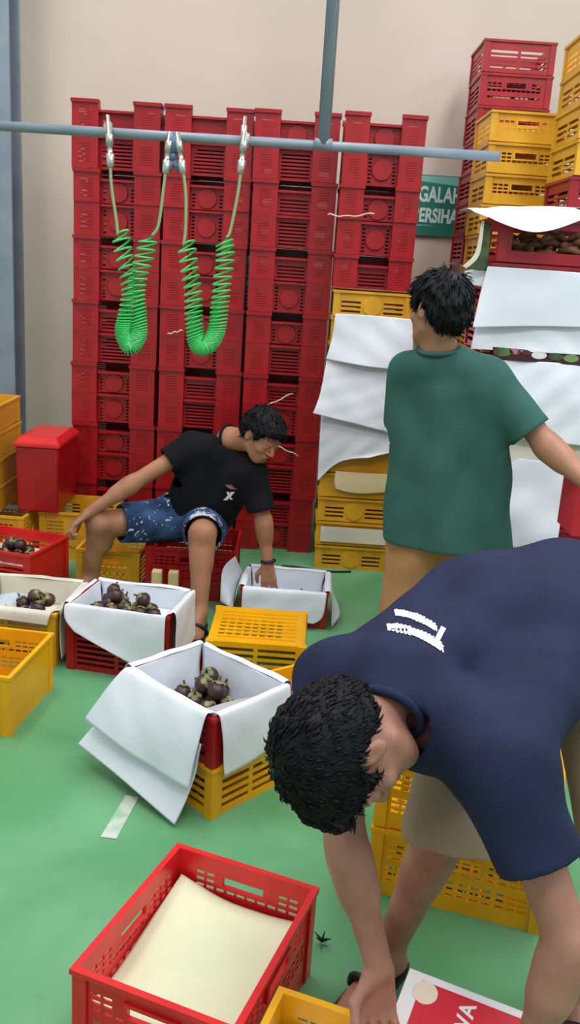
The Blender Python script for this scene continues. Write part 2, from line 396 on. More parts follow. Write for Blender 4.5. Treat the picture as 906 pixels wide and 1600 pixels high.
for nm, (x, y, x2, y2) in {'left': (168, 180, 172, 238), 'right': (383, 182, 379, 250)}.items():
    r = empty('hose_clamp', at(x, (y+y2)/2, 3.69)); tag(r, 'shiny metal hose clamp on the pipe above the outer end of the %s hose' % nm, 'clamp', 'metal clamps on the pipe')
    a = at(x, y, 3.675)-r.location; b_ = at(x2, y2-22, 3.66)-r.location
    pc = at(x+1, 203 if nm == 'left' else 219, 3.7)-r.location
    m_ = MB(); m_.tube([pc+Vector((-.014, 0, 0)), pc+Vector((.014, 0, 0))], .026, 16); m_.build('band', CHROME, r, True)
    m_ = MB(); m_.tube([a, a.lerp(b_, .3), a.lerp(b_, .31), b_], [.007, .007, .012, .010], 10); m_.build('screw', CHROME, r, True)
r = empty('tee_fitting', at(270, 215, 3.69)); tag(r, 'blue-grey tee fitting under the pipe feeding both hoses', 'fitting')
q = lambda x, y: at(x, y, 3.67)-r.location
m_ = MB(); m_.tube([q(270, 207), q(270, 238)], .021, 12); m_.tube([q(270, 238.1), q(270, 250)], .016, 12); m_.build('valve', BLUEM, r, True)
m_ = MB(); m_.tube([q(269, 250), q(263, 268)], .012, 10); m_.tube([q(271, 250), q(281, 268)], .012, 10); m_.build('branch', BLUEM, r, True)

# wall sign
sg = empty('wall_sign', (.60, 5.94, 2.0)); tag(sg, 'green wall sign with pale Indonesian cleanliness lettering behind the crates', 'sign')
def fabric_board():
    b = MB(); b.box(-.42, .40, -.018, .008, -.18, .18); return b
fabric_board().build('board', mat('sign_green', srgb(20, 124, 104), .45, srgb(14, 104, 88), 3), sg)
m_ = MB(); m_.add([(-.42, -.019, .175), (.36, -.019, .175), (.36, -.019, .12), (-.05, -.019, .150)], [(3, 2, 1, 0)])
m_.add([(-.42, -.019, -.14), (-.1, -.019, -.115), (.20, -.019, -.115), (-.1, -.019, -.135)], [(3, 2, 1, 0)]); m_.build('stripe', mat('sign_pale', srgb(120, 190, 178), .5), sg)
def text(s_, size, loc_, parent, m, rot=(math.pi/2, 0, 0), name='lettering', extrude=.001, align='RIGHT', bold=.004):
    c = bpy.data.curves.new(name, 'FONT'); c.body = s_; c.size = size; c.extrude = extrude; c.align_x = align; c.align_y = 'CENTER'; c.offset = bold
    t_ = bpy.data.objects.new(name, c); COL.objects.link(t_); dg = bpy.context.evaluated_depsgraph_get(); dg.update()
    me = bpy.data.meshes.new_from_object(t_.evaluated_get(dg)); bpy.data.objects.remove(t_)
    me.materials.clear(); me.materials.append(m)
    o = bpy.data.objects.new(name, me); COL.objects.link(o); o.location = loc_; o.rotation_euler = rot; o.parent = parent; return o
SP = mat('sign_letters', srgb(196, 226, 220), .5)
text('JAGALAH', .125, (.340, -.020, .062), sg, SP).scale.x = .66; text('KEBERSIHAN', .115, (.385, -.020, -.062), sg, SP).scale.x = .66

# ------------------------------------------------------------ the wall stack of red crates
ORD = ['bottom', 'second', 'third', 'fourth', 'fifth', 'sixth', 'seventh', 'eighth', 'ninth', 'tenth', 'eleventh', 'twelfth', 'thirteenth', 'fourteenth', 'fifteenth', 'sixteenth', 'seventeenth', 'eighteenth']
COLN = ['left-hand', 'second', 'third', 'right-hand']
CX = [-1.02, -.547, -.085, .345]; CY = [5.16, 5.16, 5.11, 4.93]; Cw = [.458, .452, .432, .395]
faces = {0: 'cccsccsc', 1: 'ccscccsc', 2: 'cscscssc', 3: 'csccsc'}
UH = .1675
for ci in range(4):
    n = 14 if ci < 2 else 14
    for k in range(n):
        if ci == 3 and k < 9: continue
        pair = k//2; up_ = (k % 2 == 1)
        if ci == 3: up_ = (k % 2 == 1)
        fc = {'c': 'circle', 's': 'slats'}[faces[ci][(pair+(k % 2)*(ci == 2)) % len(faces[ci])]]
        jx = random.uniform(-.006, .006) if k % 2 == 0 else jx; jr = random.uniform(-.8, .8) if k % 2 == 0 else jr
        root = empty('stacking_crate', (CX[ci]+jx, CY[ci]+random.uniform(-.006, .006)-(.006 if k == 8 and ci == 2 else 0), k*UH+(-.012 if ci == 3 else 0)), math.radians(jr))
        h = UH
        nfromtop = n-1-k
        pos = 'topmost' if nfromtop == 0 else ('%s from the top' % ORD[nfromtop] if ci == 3 else ('bottom crate' if k == 0 else '%s from the floor' % ORD[k]))
        tag(root, 'red stacking crate, %s in the %s column of the wall stack' % (pos, COLN[ci]), 'crate', 'red crates stacked along the wall')
        for nm, me in wall_crate_data(Cw[ci], .40, h, up_, fc): link(nm, me, None, root)

# twine ends tied round the red crates
for i, (pts, lb) in enumerate([([(400, 642), (425, 630), (458, 614)], 'pale twine slanting across red crates above the seated man'),
        ([(415, 690), (440, 700), (466, 712)], 'pale twine on the red crates right of the seated man'),
        ([(262, 522), (285, 516)], 'short pale twine end beside the right green hose'), ([(512, 335), (545, 338), (585, 333)], 'pale strap lying across the upper right crates')]):
    Yd = 4.89 if i < 2 else (4.94 if i == 2 else 4.70)
    P = [at(x, y, Yd) for x, y in pts]; P = [crom(P, j/10)+Vector((0, 0, .004*math.sin(j*1.7))) for j in range(11)]
    b = MB(); b.tube(P, .0035, 6); tag(b.build('twine', PAPER2, None, True), lb, 'twine')

# ------------------------------------------------------------ yellow and papered column in front of the wall stack
YH = .1355; cx, cy = .347, 4.86
for k in range(11):
    st = {0: 'circle', 1: 'plain', 2: 'circle', 3: 'plain', 10: 'circle'}.get(k, 'plain')
    lb = {0: 'yellow crate with round boss at the floor, below the white papers', 1: 'yellow crate lined with brown paper, second from the floor under the papers',
          2: 'yellow crate with slots and round boss, third from the floor under the papers', 3: 'yellow crate with cloudy film over it just below the white papers',
          10: 'yellow crate between the red crates and the hanging white papers'}.get(k, 'yellow crate hidden behind the hanging white papers, %s from the floor' % ORD[k])
    crate((cx+random.uniform(-.004, .004), cy, k*YH+.0005), 0, .385, .38, YH-.006, st, 'slats', YEL, lb, 'yellow crates in the papered column')
b = MB(); b.panel((.172, 4.652, .158), (1, 0, 0), (0, 0, 1), (0, -1, 0), .36, .085, .0012, []); tag(b.build('paper_liner', PAPER2), 'brown paper strip showing between the lower yellow crates', 'paper')
F = 4.640
sheet('paper_sheet', [[at(524, 490, F), at(580, 493, F), at(644, 499, F)], [at(518, 530, F-.01), at(578, 534, F-.02), at(645, 545, F-.01)], [at(509, 561, F-.02), at(575, 573, F-.045), at(642, 580, F-.02)]], PAPER, 'white paper hanging topmost over the papered column', 'paper', seed=1)
sheet('paper_sheet', [[at(510, 563, F+.004), at(575, 568, F-.005), at(640, 572, F+.004)], [at(500, 615, F-.02), at(570, 612, F-.03), at(636, 616, F-.01)], [at(489, 646, F-.04), at(560, 664, F-.06), at(632, 683, F-.03)]], PAPER, 'large white paper with a slanted lower edge, second down the column', 'paper', seed=2, amp=.005)
sheet('paper_sheet', [[at(503, 640, F+.01), at(575, 640, F), at(640, 645, F+.01)], [at(499, 690, F-.0), at(570, 690, F-.02), at(640, 695, F-.0)], [at(496, 752, F-.01), at(530, 722, F-.02), at(580, 716, F-.04), at(640, 712, F-.02)][0:3]], PAPER, 'creased white paper hanging lowest of the column', 'paper', seed=3, amp=.006)
FILM = mat('cloudy_film', srgb(225, 205, 160), .3, srgb(232, 214, 176), 8, .2, 30)
sheet('plastic_film', [[at(524, 736, 4.644), at(565, 739, 4.644), at(621, 742, 4.644)], [at(522, 752, 4.642), at(565, 756, 4.641), at(620, 757, 4.642)], [at(524, 764, 4.644), at(560, 771, 4.642), at(618, 768, 4.644)]], FILM, 'cloudy film over the yellow crate below the white papers', 'film', seed=4, amp=.0008)

# ------------------------------------------------------------ right-hand stacks against the wall
def stack(cx, cy, w, d, h, n, spec, base_label, group, z0=0, rz=0, jit=.006):
    for k in range(n):
        m, st = spec(n-1-k)
        col = 'red' if m in (RED, MAROON) else 'yellow'
        nt = n-1-k; pos = 'topmost' if nt == 0 else ('at the very bottom' if k == 0 else '%s from the top' % ORD[nt])
        crate((cx+random.uniform(-jit, jit), cy+random.uniform(-jit, jit), z0+k*(h+.0055)), rz+random.uniform(-.8, .8), w, d, h, st, 'slats', m,
              '%s crate, %s, %s' % (col, pos, base_label), group)
stack(1.075, 5.52, .375, .40, .161, 17, lambda t: (RED, 'slats' if t == 0 else 'handle'), 'in the tall red stack by the wall', 'tall red stack by the wall', rz=0)
stack(1.035, 4.92, .355, .40, .1395, 16, lambda t: (YEL, 'handle'), 'in the yellow stack before the tall red one', 'yellow stack before the tall red one', z0=.063)
b = MB(); b.box(.83, 1.24, 4.70, 5.14, 0, .018); b.box(.85, .93, 4.72, 5.12, .018, .062); b.box(1.14, 1.22, 4.72, 5.12, .018, .062); tag(b.build('pallet', YEL), 'yellow plastic pallet under the yellow stack', 'pallet')
stack(1.275, 4.22, .36, .42, .1395, 18, lambda t: (MAROON if t == 4 else YEL, 'handle'), 'in the tallest stack at the right edge', 'tallest stack at the right edge', z0=.0)

# ------------------------------------------------------------ pile of papered red crates behind the standing man
px0, pw = .965, .56
for k in range(11):
    z = k*.1655
    lb = 'red crate topmost of the papered pile, brown stuff showing through' if k == 10 else ('red crate at the bottom of the papered pile' if k == 0 else 'red crate covered by white papers, %s from the floor in the papered pile' % ORD[k])
    crate((px0+(.012 if k == 10 else 0), 3.62, z), 0, pw, .40, .160, 'frame' if k >= 9 else 'handle', 'slats', MAROON, lb, 'red crates in the papered pile')
hp = MB()
random.seed(3)
for i in range(110):
    x = px0+random.uniform(-.24, .24); z = 1.672+random.uniform(0, .09); y = 3.44+random.uniform(0, .1)
    a = Vector((x, y, z)); b_ = a+Vector((random.uniform(-.1, .1), random.uniform(-.02, .02), random.uniform(-.015, .02)))
    b_.x = min(max(b_.x, px0-.25), px0+.25); hp.tube([a, a.lerp(b_, .5)+Vector((0, 0, .01)), b_], [.010, .014, .008], 6)
tag(hp.build('dried_husks', BROWN, None, True), 'heap of brown stalks inside the topmost red crate', 'stalks', kind='stuff')
Fp = 3.405
sheet('paper_sheet', [[(.60, 3.80, 1.845), (.9, 3.80, 1.853), (1.25, 3.80, 1.85)], [(.60, 3.6, 1.840), (.9, 3.6, 1.858), (1.25, 3.6, 1.85)], [at(742, 333, 3.40), at(800, 322, 3.42), at(900, 325, 3.42)], [at(765, 340, 3.36), at(838, 362, 3.30), at(930, 338, 3.36)]], PAPER, 'white paper laid over the topmost red crate with its corner hanging forward', 'paper', amp=.003, seed=5)
sheet('paper_sheet', [[at(762, 416, Fp), at(830, 420, Fp), at(930, 428, Fp)], [at(750, 460, Fp-.01), at(830, 470, Fp-.02), at(930, 472, Fp-.01)], [at(738, 512, Fp-.03), at(830, 510, Fp-.02), at(930, 512, Fp-.02)]], PAPER, 'wide white paper right below the topmost red crate', 'paper', amp=.003, seed=6)
sheet('paper_sheet', [[at(745, 500, Fp+.006), at(830, 500, Fp+.006), at(930, 505, Fp+.006)], [at(738, 530, Fp-.0), at(830, 532, Fp-.0), at(930, 540, Fp-.0)], [at(735, 545, Fp-.0), at(830, 550, Fp-.01), at(930, 556, Fp-.0)]], PAPER, 'narrow creased paper above the fruit-printed carton edge', 'paper', amp=.004, seed=7)
sheet('paper_sheet', [[at(770, 561, Fp), at(850, 566, Fp), at(930, 570, Fp)], [at(775, 620, Fp-.015), at(850, 625, Fp-.03), at(930, 640, Fp-.02)], [at(780, 682, Fp-.03), at(850, 690, Fp-.04), at(930, 700, Fp-.03)]], PAPER, 'white paper behind the standing man\'s sleeve', 'paper', amp=.005, seed=8)
sheet('paper_sheet', [[at(780, 640, Fp+.006), at(850, 650, Fp+.004), at(925, 660, Fp+.004)], [at(778, 700, Fp-.0), at(850, 710, Fp-.01), at(925, 715, Fp-.0)], [at(776, 722, Fp), at(850, 728, Fp-.01), at(925, 735, Fp-.0)]], PAPER2, 'cream creased paper between the two lower white papers', 'paper', amp=.006, seed=9)
sheet('paper_sheet', [[at(775, 712, Fp-.004), at(830, 718, Fp-.01), at(885, 722, Fp-.004)], [at(770, 780, Fp-.03), at(825, 790, Fp-.04), at(878, 800, Fp-.03)], [at(760, 845, Fp-.06), at(815, 860, Fp-.06), at(864, 878, Fp-.05)]], PAPER, 'lowest white paper hanging off the pile beside the green shirt', 'paper', amp=.005, seed=10)
# fruit-printed carton edge
ce = empty('fruit_carton', (px0, 3.4, 1.30)); tag(ce, 'thin carton edge printed with pink and green fruit between white papers', 'carton')
a0 = at(770, 542, 3.40)-ce.location; a1 = at(930, 556, 3.40)-ce.location; b0 = at(770, 559, 3.40)-ce.location; b1 = at(930, 575, 3.40)-ce.location
m_ = MB(); dy = Vector((0, .02, 0)); m_.add([a0, a1, b1, b0, a0+dy, a1+dy, b1+dy, b0+dy], [(3, 2, 1, 0), (4, 5, 6, 7), (0, 1, 5, 4), (1, 2, 6, 5), (2, 3, 7, 6), (3, 0, 4, 7)]); m_.build('board', mat('dark_plum', srgb(62, 20, 34), .5), ce)
for i, (x, y, w_, mm) in enumerate([(785, 550, 14, DKG), (805, 549, 9, PINKP), (822, 551, 8, PINKP), (842, 555, 12, CARD), (868, 557, 12, DKG), (892, 560, 12, mat('print_green', srgb(120, 150, 90), .5))]):
    c = at(x, y, 3.398)-ce.location; m_ = MB(); r_ = w_*.0024
    m_.add([c+Vector((r_*math.cos(q*math.pi/8), -.001, .5*r_*math.sin(q*math.pi/8))) for q in range(16)], [tuple(range(16))]); m_.build('fruit_print', mm, ce)
# dark green printed carton flap and pale fold left of the topmost crate
sheet('carton_flap', [[at(757, 345, 3.42), at(768, 350, 3.42)], [at(748, 400, 3.41), at(764, 395, 3.42)], [at(728, 420, 3.40), at(762, 424, 3.42)]], DKG, 'dark green printed carton flap left of the topmost red crate', 'carton', amp=.001, seed=11, nu=8, nv=12)
sheet('carton_flap', [[at(752, 345, 3.415), at(757, 345, 3.41)], [at(742, 395, 3.40), at(749, 398, 3.40)], [at(722, 416, 3.39), at(728, 420, 3.39)]], PAPER2, 'pale curved carton edge beside the dark green flap', 'carton', amp=.001, seed=12, nu=6, nv=12)
sheet('paper_sheet', [[at(726, 424, 3.46), at(745, 420, 3.45), at(765, 424, 3.44)], [at(722, 445, 3.45), at(742, 446, 3.44), at(760, 450, 3.43)]], PAPER, 'small white paper corner just right of the standing man\'s hair', 'paper', amp=.001, seed=13, nu=8, nv=8)
# white and red carton held by the standing man
hc = empty('carton', (.97, 2.70, .99)); tag(hc, 'white carton with a broad red border held by the standing man', 'carton')
m_ = MB(); m_.box(-.085, .25, .0, .16, -.155, .03); m_.build('box', CARD, hc, bevel=.002)
m_ = MB(); m_.box(-.088, -.055, -.003, -.0002, -.155, .032); m_.box(-.0548, .25, -.003, -.0002, .018, .032); m_.box(-.088, -.0852, -.0002, .16, -.155, .032); m_.build('red_border', CARDR, hc)
crate((1.13, 3.02, .0), 0, .5, .30, .16, 'handle', 'slats', MAROON, 'red crate at the floor under the cream cartons', 'crates at right under cartons')
crate((1.13, 3.02, .166), 0, .5, .30, .16, 'handle', 'slats', MAROON, 'red crate carrying the cream carton box', 'crates at right under cartons')
m_ = MB(); m_.box(.89, 1.38, 2.88, 3.16, .333, .60); tag(m_.build('carton', mat('pinkish_card', srgb(196, 176, 172), .7), bevel=.004), 'plain pinkish closed carton at the right edge below the white papers', 'carton')

# ------------------------------------------------------------ left side
LC = [(-1.655, 4.78)]
crate((-1.56, 4.60, 0), -3, .40, .36, .255, 'handle', 'circle', YEL, 'deep yellow crate at the floor under the left yellow stack', 'yellow crates at the left edge')
for k in range(4):
    crate((-1.70, 4.62, .262+k*.1405), -2+k, .40, .36, .135, 'plain', 'plain', YEL, 'shallow yellow crate, %s of four in the stack at the left edge' % ['lowest', 'second', 'third', 'topmost'][k], 'yellow crates at the left edge')
crate((-1.13, 4.70, 0), 0, .36, .36, .262, 'circle', 'slats', YEL, 'yellow crate with round boss under the red lidded tub', 'yellow crates at the left edge')
tub = empty('storage_tub', (-1.305, 4.66, .268)); tub.scale = (.80, 1, .92); tag(tub, 'red plastic tub with closed lid standing on a yellow crate', 'tub')
m_ = MB()
def taper(m_, x0, x1, y0, y1, z0, z1, k):
    m_.add([(x0+k, y0+k, z0), (x1-k, y0+k, z0), (x1-k, y1-k, z0), (x0+k, y1-k, z0), (x0, y0, z1), (x1, y0, z1), (x1, y1, z1), (x0, y1, z1)], [(0, 3, 2, 1), (4, 5, 6, 7), (0, 1, 5, 4), (1, 2, 6, 5), (2, 3, 7, 6), (3, 0, 4, 7)])
taper(m_, -.145, .135, -.20, .20, 0, .375, .008); m_.build('body', RED, tub, bevel=.012)
m_ = MB(); taper(m_, -.155, .145, -.21, .21, .3755, .40, 0); m_.add([(-.150, -.205, .4002), (.140, -.205, .4002), (.140, .205, .4002), (-.150, .205, .4002), (-.12, -.16, .43), (.11, -.16, .43), (.11, .16, .43), (-.12, .16, .43)], [(0, 3, 2, 1), (4, 5, 6, 7), (0, 1, 5, 4), (1, 2, 6, 5), (2, 3, 7, 6), (3, 0, 4, 7)])
m_.build('lid', RED2, tub, bevel=.006)

# ------------------------------------------------------------ mangosteens
def fruit_data():
    bm = bmesh.new(); bmesh.ops.create_uvsphere(bm, u_segments=20, v_segments=14, radius=.029)
    for v in bm.verts: v.co.z *= .9
    a = bpy.data.meshes.new('fruit_body'); bm.to_mesh(a); bm.free(); a.materials.append(FRUIT)
    m_ = MB()
    for k in range(4):
        q = k*math.pi/2; c = Vector((math.cos(q)*.013, math.sin(q)*.013, .0262)); n = Vector((math.cos(q)*.55, math.sin(q)*.55, 1))
        m_.disk(c-n.normalized()*.001, n, .0105, .003, 12, .008)
    b = m_.mesh('calyx'); b.materials.append(CALYX)
    m_ = MB(); m_.tube([(0, 0, .024), (.002, 0, .036), (.006, .002, .044)], [.0045, .0035, .004], 7); c = m_.mesh('stem'); c.materials.append(STEMM)
    for me in (a, c): me.polygons.foreach_set('use_smooth', [True]*len(me.polygons))
    return a, b, c
FA, FB, FC = fruit_data()
def fruit(p, label, group, s=1.0, tilt=None):
    r = bpy.data.objects.new('mangosteen', FA); COL.objects.link(r); r.location = p; r.scale = (s, s, s)
    r.rotation_euler = tilt or (random.uniform(-.9, .9), random.uniform(-.9, .9), random.uniform(0, 6)); tag(r, label, 'fruit', group)
    link('calyx', FB, None, r); link('stem', FC, None, r); return r
def loc2(c, rz, x, y, z):
    a = math.radians(rz); return Vector((c[0]+x*math.cos(a)-y*math.sin(a), c[1]+x*math.sin(a)+y*math.cos(a), z))
def heap(c, rz, z0, rad, spots, label, group, s=1.0):   # rows on the crate floor first, then those resting in their hollows
    for (x, y, where), (_, _, z) in zip(spots, settle([q[:2] for q in spots], z0, rad)):
        p = loc2(c, rz, x+random.uniform(-.0015, .0015), y+random.uniform(-.0015, .0015), z); fruit(p, 'dark mangosteen %s %s' % (where, label), group, s)
def settle(spots, floor_z, rad=.0275):       # drop fruits one after another on the floor or on each other
    out = []
    for x, y in spots:
        z = floor_z+rad
        for (a, b, c) in out:
            dd = (a-x)**2+(b-y)**2
            if dd < (2*rad)**2: z = max(z, c+math.sqrt((2*rad)**2-dd))
        out.append((x, y, z))
    return out

# ------------------------------------------------------------ crates lined with white paper
def liner(root_c, rz, w, d, z0, z1, flaps, m, label, seed=0, cat='paper', sy=1.0):
    """inner lining of a crate (four walls and floor), flaps folded over the rim as extra sheets"""
    a = math.radians(rz); ux = Vector((math.cos(a), math.sin(a), 0)); uy = Vector((-math.sin(a), math.cos(a), 0)); c = Vector((root_c[0], root_c[1], 0))
    r = empty('paper_liner', (root_c[0], root_c[1], z0)); tag(r, label, cat, None)
    P = lambda x, y, z: c+ux*x+uy*(y*sy)+Vector((0, 0, z))-r.location
    X = w/2-.010; Y = d/2-.010; k = .012
    def S_(name, g, **kw): return sheet(name, g, m, parent=r, seed=seed+len(r.children), **kw)
    for s_, nm in ((-1, 'front'), (1, 'back')):
        S_('lining', [[P(-X, s_*Y, z1), P(0, s_*Y, z1), P(X, s_*Y, z1)], [P(-X+k, s_*(Y-k*.5), (z0+z1)/2), P(0, s_*(Y-k), (z0+z1)/2), P(X-k, s_*(Y-k*.5), (z0+z1)/2)], [P(-X+k, s_*(Y-k), z0+.004), P(0, s_*(Y-k), z0+.004), P(X-k, s_*(Y-k), z0+.004)]], amp=.0015, nu=16, nv=12)
        S_('lining', [[P(s_*X, -Y, z1), P(s_*X, 0, z1), P(s_*X, Y, z1)], [P(s_*(X-k*.5), -Y+k, (z0+z1)/2), P(s_*(X-k), 0, (z0+z1)/2), P(s_*(X-k*.5), Y-k, (z0+z1)/2)], [P(s_*(X-k), -Y+k, z0+.004), P(s_*(X-k), 0, z0+.004), P(s_*(X-k), Y-k, z0+.004)]], amp=.0015, nu=16, nv=12)
    S_('lining', [[P(-X+k, -Y+k, z0+.004), P(X-k, -Y+k, z0+.004)], [P(-X+k, Y-k, z0+.004), P(X-k, Y-k, z0+.004)]], amp=.001, nu=8, nv=8, sharp=True)
    e = .017
    for kind, g in flaps:
        if kind == 'local': g = [[P(*q) for q in row] for row in g]
        else: g = [[Vector(q)-r.location for q in row] for row in g]
        S_('flap', g, amp=.003, nu=24, nv=24)
    return r, c, ux, uy

# central crate pair
CC = (-.222, 2.560); CR = -42
crate((CC[0]+.008, CC[1]+.004, 0), CR-1, .405, .315, .168, 'slats', 'slats', YEL2, 'yellow slatted crate under the middle crate of mangosteens', 'crates in the middle pile')
crate((CC[0], CC[1], .174), CR, .405, .315, .160, 'slats', 'plain', RED, 'red crate of mangosteens in the middle, wrapped in white paper', 'crates in the middle pile')
e = .016; zt = .3435
flA = ('world', [[at(232, 1030, 2.72), at(285, 1066, 2.52), at(334, 1110, 2.35)], [at(190, 1035, 2.62), at(258, 1080, 2.44), at(326, 1122, 2.30)], [at(165, 1098, 2.50), at(230, 1140, 2.36), at(308, 1165, 2.25)], [at(136, 1164, 2.44), at(215, 1196, 2.33), at(288, 1216, 2.22)]])
lr, c0, ux, uy = liner(CC, CR, .405, .315, .190, .342, [
    ('local', [[(-.19, -.142, .342), (0, -.142, .342), (.19, -.142, .342)], [(-.19, -.158, .3465), (0, -.158, .3465), (.19, -.158, .3465)], [(-.20, -.180, .340), (0, -.180, .340), (.188, -.178, .340)], [(-.24, -.225, .26), (-.02, -.222, .25), (.188, -.205, .25)], [(-.285, -.265, .165), (-.03, -.25, .135), (.186, -.235, .125)]]),
    ('local', [[(.190, -.150, .342), (.190, 0, .342), (.190, .150, .342)], [(.203, -.150, .3465), (.203, 0, .3465), (.203, .150, .3465)], [(.218, -.148, .335), (.218, 0, .335), (.218, .150, .335)], [(.226, -.140, .25), (.226, 0, .25), (.226, .15, .26)], [(.232, -.130, .145), (.232, 0, .158), (.232, .15, .19)]]),
    ('local', [[(-.19, .145, .342), (0, .145, .342), (.19, .145, .342)], [(-.19, .158, .3465), (0, .158, .3465), (.19, .158, .3465)], [(-.2, .178, .335), (0, .178, .335), (.19, .178, .335)], [(-.2, .19, .28), (0, .19, .29), (.19, .19, .28)]]),
    ('local', [[(-.190, -.150, .342), (-.190, 0, .342), (-.190, .150, .342)], [(-.203, -.150, .3465), (-.203, 0, .3465), (-.203, .150, .3465)], [(-.218, -.150, .335), (-.218, 0, .335), (-.218, .150, .335)], [(-.23, -.15, .27), (-.235, 0, .25), (-.23, .15, .27)]]),
    ], PAPER, 'white paper lining the middle crate, its flaps hanging over the rim', seed=20)
L_ = lambda x, y, z: loc2(CC, CR, x, y, z)
sheet('paper_sheet', [[L_(-.20, -.186, .30), L_(0, -.184, .27), L_(.180, -.182, .25)], [L_(-.25, -.21, .18), L_(-.02, -.208, .16), L_(.175, -.205, .13)], [L_(-.30, -.275, .075), L_(-.06, -.27, .05), L_(.165, -.262, .012)]], PAPER, 'lower white paper slanting to the floor in front of the middle crate', 'paper', amp=.004, seed=31)
random.seed(11)
heap(CC, CR, .202, .0305, [(-0.115, -0.002, 'at the left end of the front row'), (-0.053, -0.002, 'second in the front row'), (0.010, -0.002, 'third in the front row'), (0.072, -0.002, 'at the right end of the front row'),
    (-0.084, 0.052, 'at the left of the middle row'), (-0.021, 0.052, 'in the centre of the middle row'), (0.041, 0.052, 'at the right of the middle row'), (-0.115, 0.106, 'at the left of the back row'), (-0.053, 0.106, 'at the right of the back row'),
    (-0.053, 0.033, 'lying on top in the centre'), (-0.084, 0.088, 'highest at the back'), (0.010, 0.033, 'lying on top at the right')], 'in the middle crate', 'mangosteens in the middle crate', 1.06)
sheet('foam_sheet', [[L_(.075, -.135, .292), L_(.13, -.135, .315), L_(.177, -.135, .330)], [L_(.085, -.03, .290), L_(.135, -.03, .310), L_(.177, -.03, .328)], [L_(.11, .08, .285), L_(.15, .10, .302), L_(.177, .12, .318)]], GREY, 'grey foam sheet lying in the front right of the middle crate', 'foam', amp=.003, seed=32)

# red crate with mangosteens in front of the seated man
RC = (-.612, 3.355); RR_ = -10
crate((RC[0], RC[1], 0), RR_, .40, .30, .272, 'slats', 'plain', RED, 'red crate with white paper and mangosteens before the seated man', 'lined crates near the seated man')
liner(RC, RR_, .40, .34, .185, .274, [
    ('local', [[(-.198, -.155, .274), (0, -.155, .274), (.198, -.155, .274)], [(-.2, -.172, .2785), (0, -.172, .2785), (.2, -.172, .2785)], [(-.21, -.19, .27), (0, -.19, .27), (.20, -.188, .27)], [(-.20, -.205, .22), (0, -.2, .16), (.2, -.195, .15)], [(-.16, -.21, .175), (.02, -.215, .10), (.20, -.20, .015)]]),
    ('local', [[(.198, -.155, .274), (.198, 0, .274), (.198, .155, .274)], [(.211, -.155, .2785), (.211, 0, .2785), (.211, .155, .2785)], [(.226, -.150, .27), (.226, 0, .27), (.226, .155, .27)], [(.235, -.150, .10), (.235, 0, .12), (.236, .14, .14)], [(.24, -.14, .02), (.24, -.02, .04), (.242, .12, .10)]]),
    ('local', [[(-.198, -.155, .274), (-.198, 0, .274), (-.198, .155, .274)], [(-.211, -.155, .2785), (-.211, 0, .2785), (-.211, .155, .2785)], [(-.226, -.150, .268), (-.226, 0, .268), (-.226, .155, .268)], [(-.24, -.15, .21), (-.25, 0, .23), (-.24, .14, .25)]]),
    ('local', [[(-.198, .158, .274), (0, .158, .274), (.198, .158, .274)], [(-.2, .172, .2785), (0, .172, .2785), (.2, .172, .2785)], [(-.2, .19, .27), (0, .19, .27), (.2, .19, .27)], [(-.2, .20, .22), (0, .2, .23), (.2, .2, .22)]]),
    ], PAPER, 'white paper lining the red crate before the seated man', seed=40, sy=.30/.34)
random.seed(5)
heap(RC, RR_, .205, .0285, [(-.11, -.06, 'first from left in the front row'), (-.053, -.06, 'second from left in the front row'), (.004, -.06, 'third from left in the front row'), (.061, -.06, 'fourth from left in the front row'), (.118, -.06, 'last at right in the front row'),
    (-.082, -.010, 'first in the middle row'), (-.025, -.010, 'second in the middle row'), (.032, -.010, 'third in the middle row'), (.089, -.010, 'fourth in the middle row'), (-.11, .040, 'at the left of the back row'), (-.053, .040, 'at the right of the back row'),
    (-.053, -.027, 'on top at the left'), (.061, -.027, 'on top at the right'), (-.082, .023, 'topmost at the back left')], 'of the heap before the seated man', 'mangosteens before the seated man', 1.0)

# paper-lined crate at the left
PC = (-1.07, 3.445); PR = -6
crate((PC[0], PC[1], 0), PR, .40, .36, .225, 'slats', 'slats', YEL, 'yellow crate lined with creased papers at the left edge', 'lined crates near the seated man')
liner(PC, PR, .40, .36, .12, .228, [
    ('local', [[(-.19, -.168, .228), (0, -.168, .228), (.19, -.168, .228)], [(-.19, -.180, .2325), (0, -.180, .2325), (.19, -.180, .2325)], [(-.19, -.198, .225), (0, -.198, .225), (.19, -.198, .225)], [(-.19, -.205, .195), (0, -.205, .19), (.18, -.205, .185)]]),
    ('local', [[(.188, -.165, .228), (.188, 0, .228), (.188, .165, .228)], [(.201, -.165, .2325), (.201, 0, .2325), (.201, .165, .2325)], [(.216, -.165, .225), (.216, 0, .225), (.216, .165, .225)], [(.222, -.18, .12), (.222, 0, .12), (.22, .16, .15)], [(.222, -.18, .035), (.222, -.06, .045), (.22, .12, .10)]]),
    ('local', [[(-.19, .168, .228), (0, .168, .228), (.19, .168, .228)], [(-.19, .180, .2325), (0, .180, .2325), (.19, .180, .2325)], [(-.19, .198, .225), (0, .198, .225), (.19, .198, .225)], [(-.19, .205, .18), (0, .205, .19), (.18, .205, .18)]]),
    ], PAPER2, 'cream paper lining the left crate, one flap hanging at its right', seed=50)
random.seed(6); spots = [(PC[0]+x, PC[1]+y) for x, y in [(-.12, -.11), (-.07, -.12), (-.01, -.12), (.04, -.12), (.09, -.11), (-.04, -.07), (.02, -.075), (-.13, -.05), (.065, -.07), (.12, -.07)]]
wl = ['at the front left', 'second along the front', 'third along the front', 'fourth along the front', 'at the front right', 'in the second row at left', 'in the second row at centre', 'farthest left', 'in the second row at right', 'against the right paper']
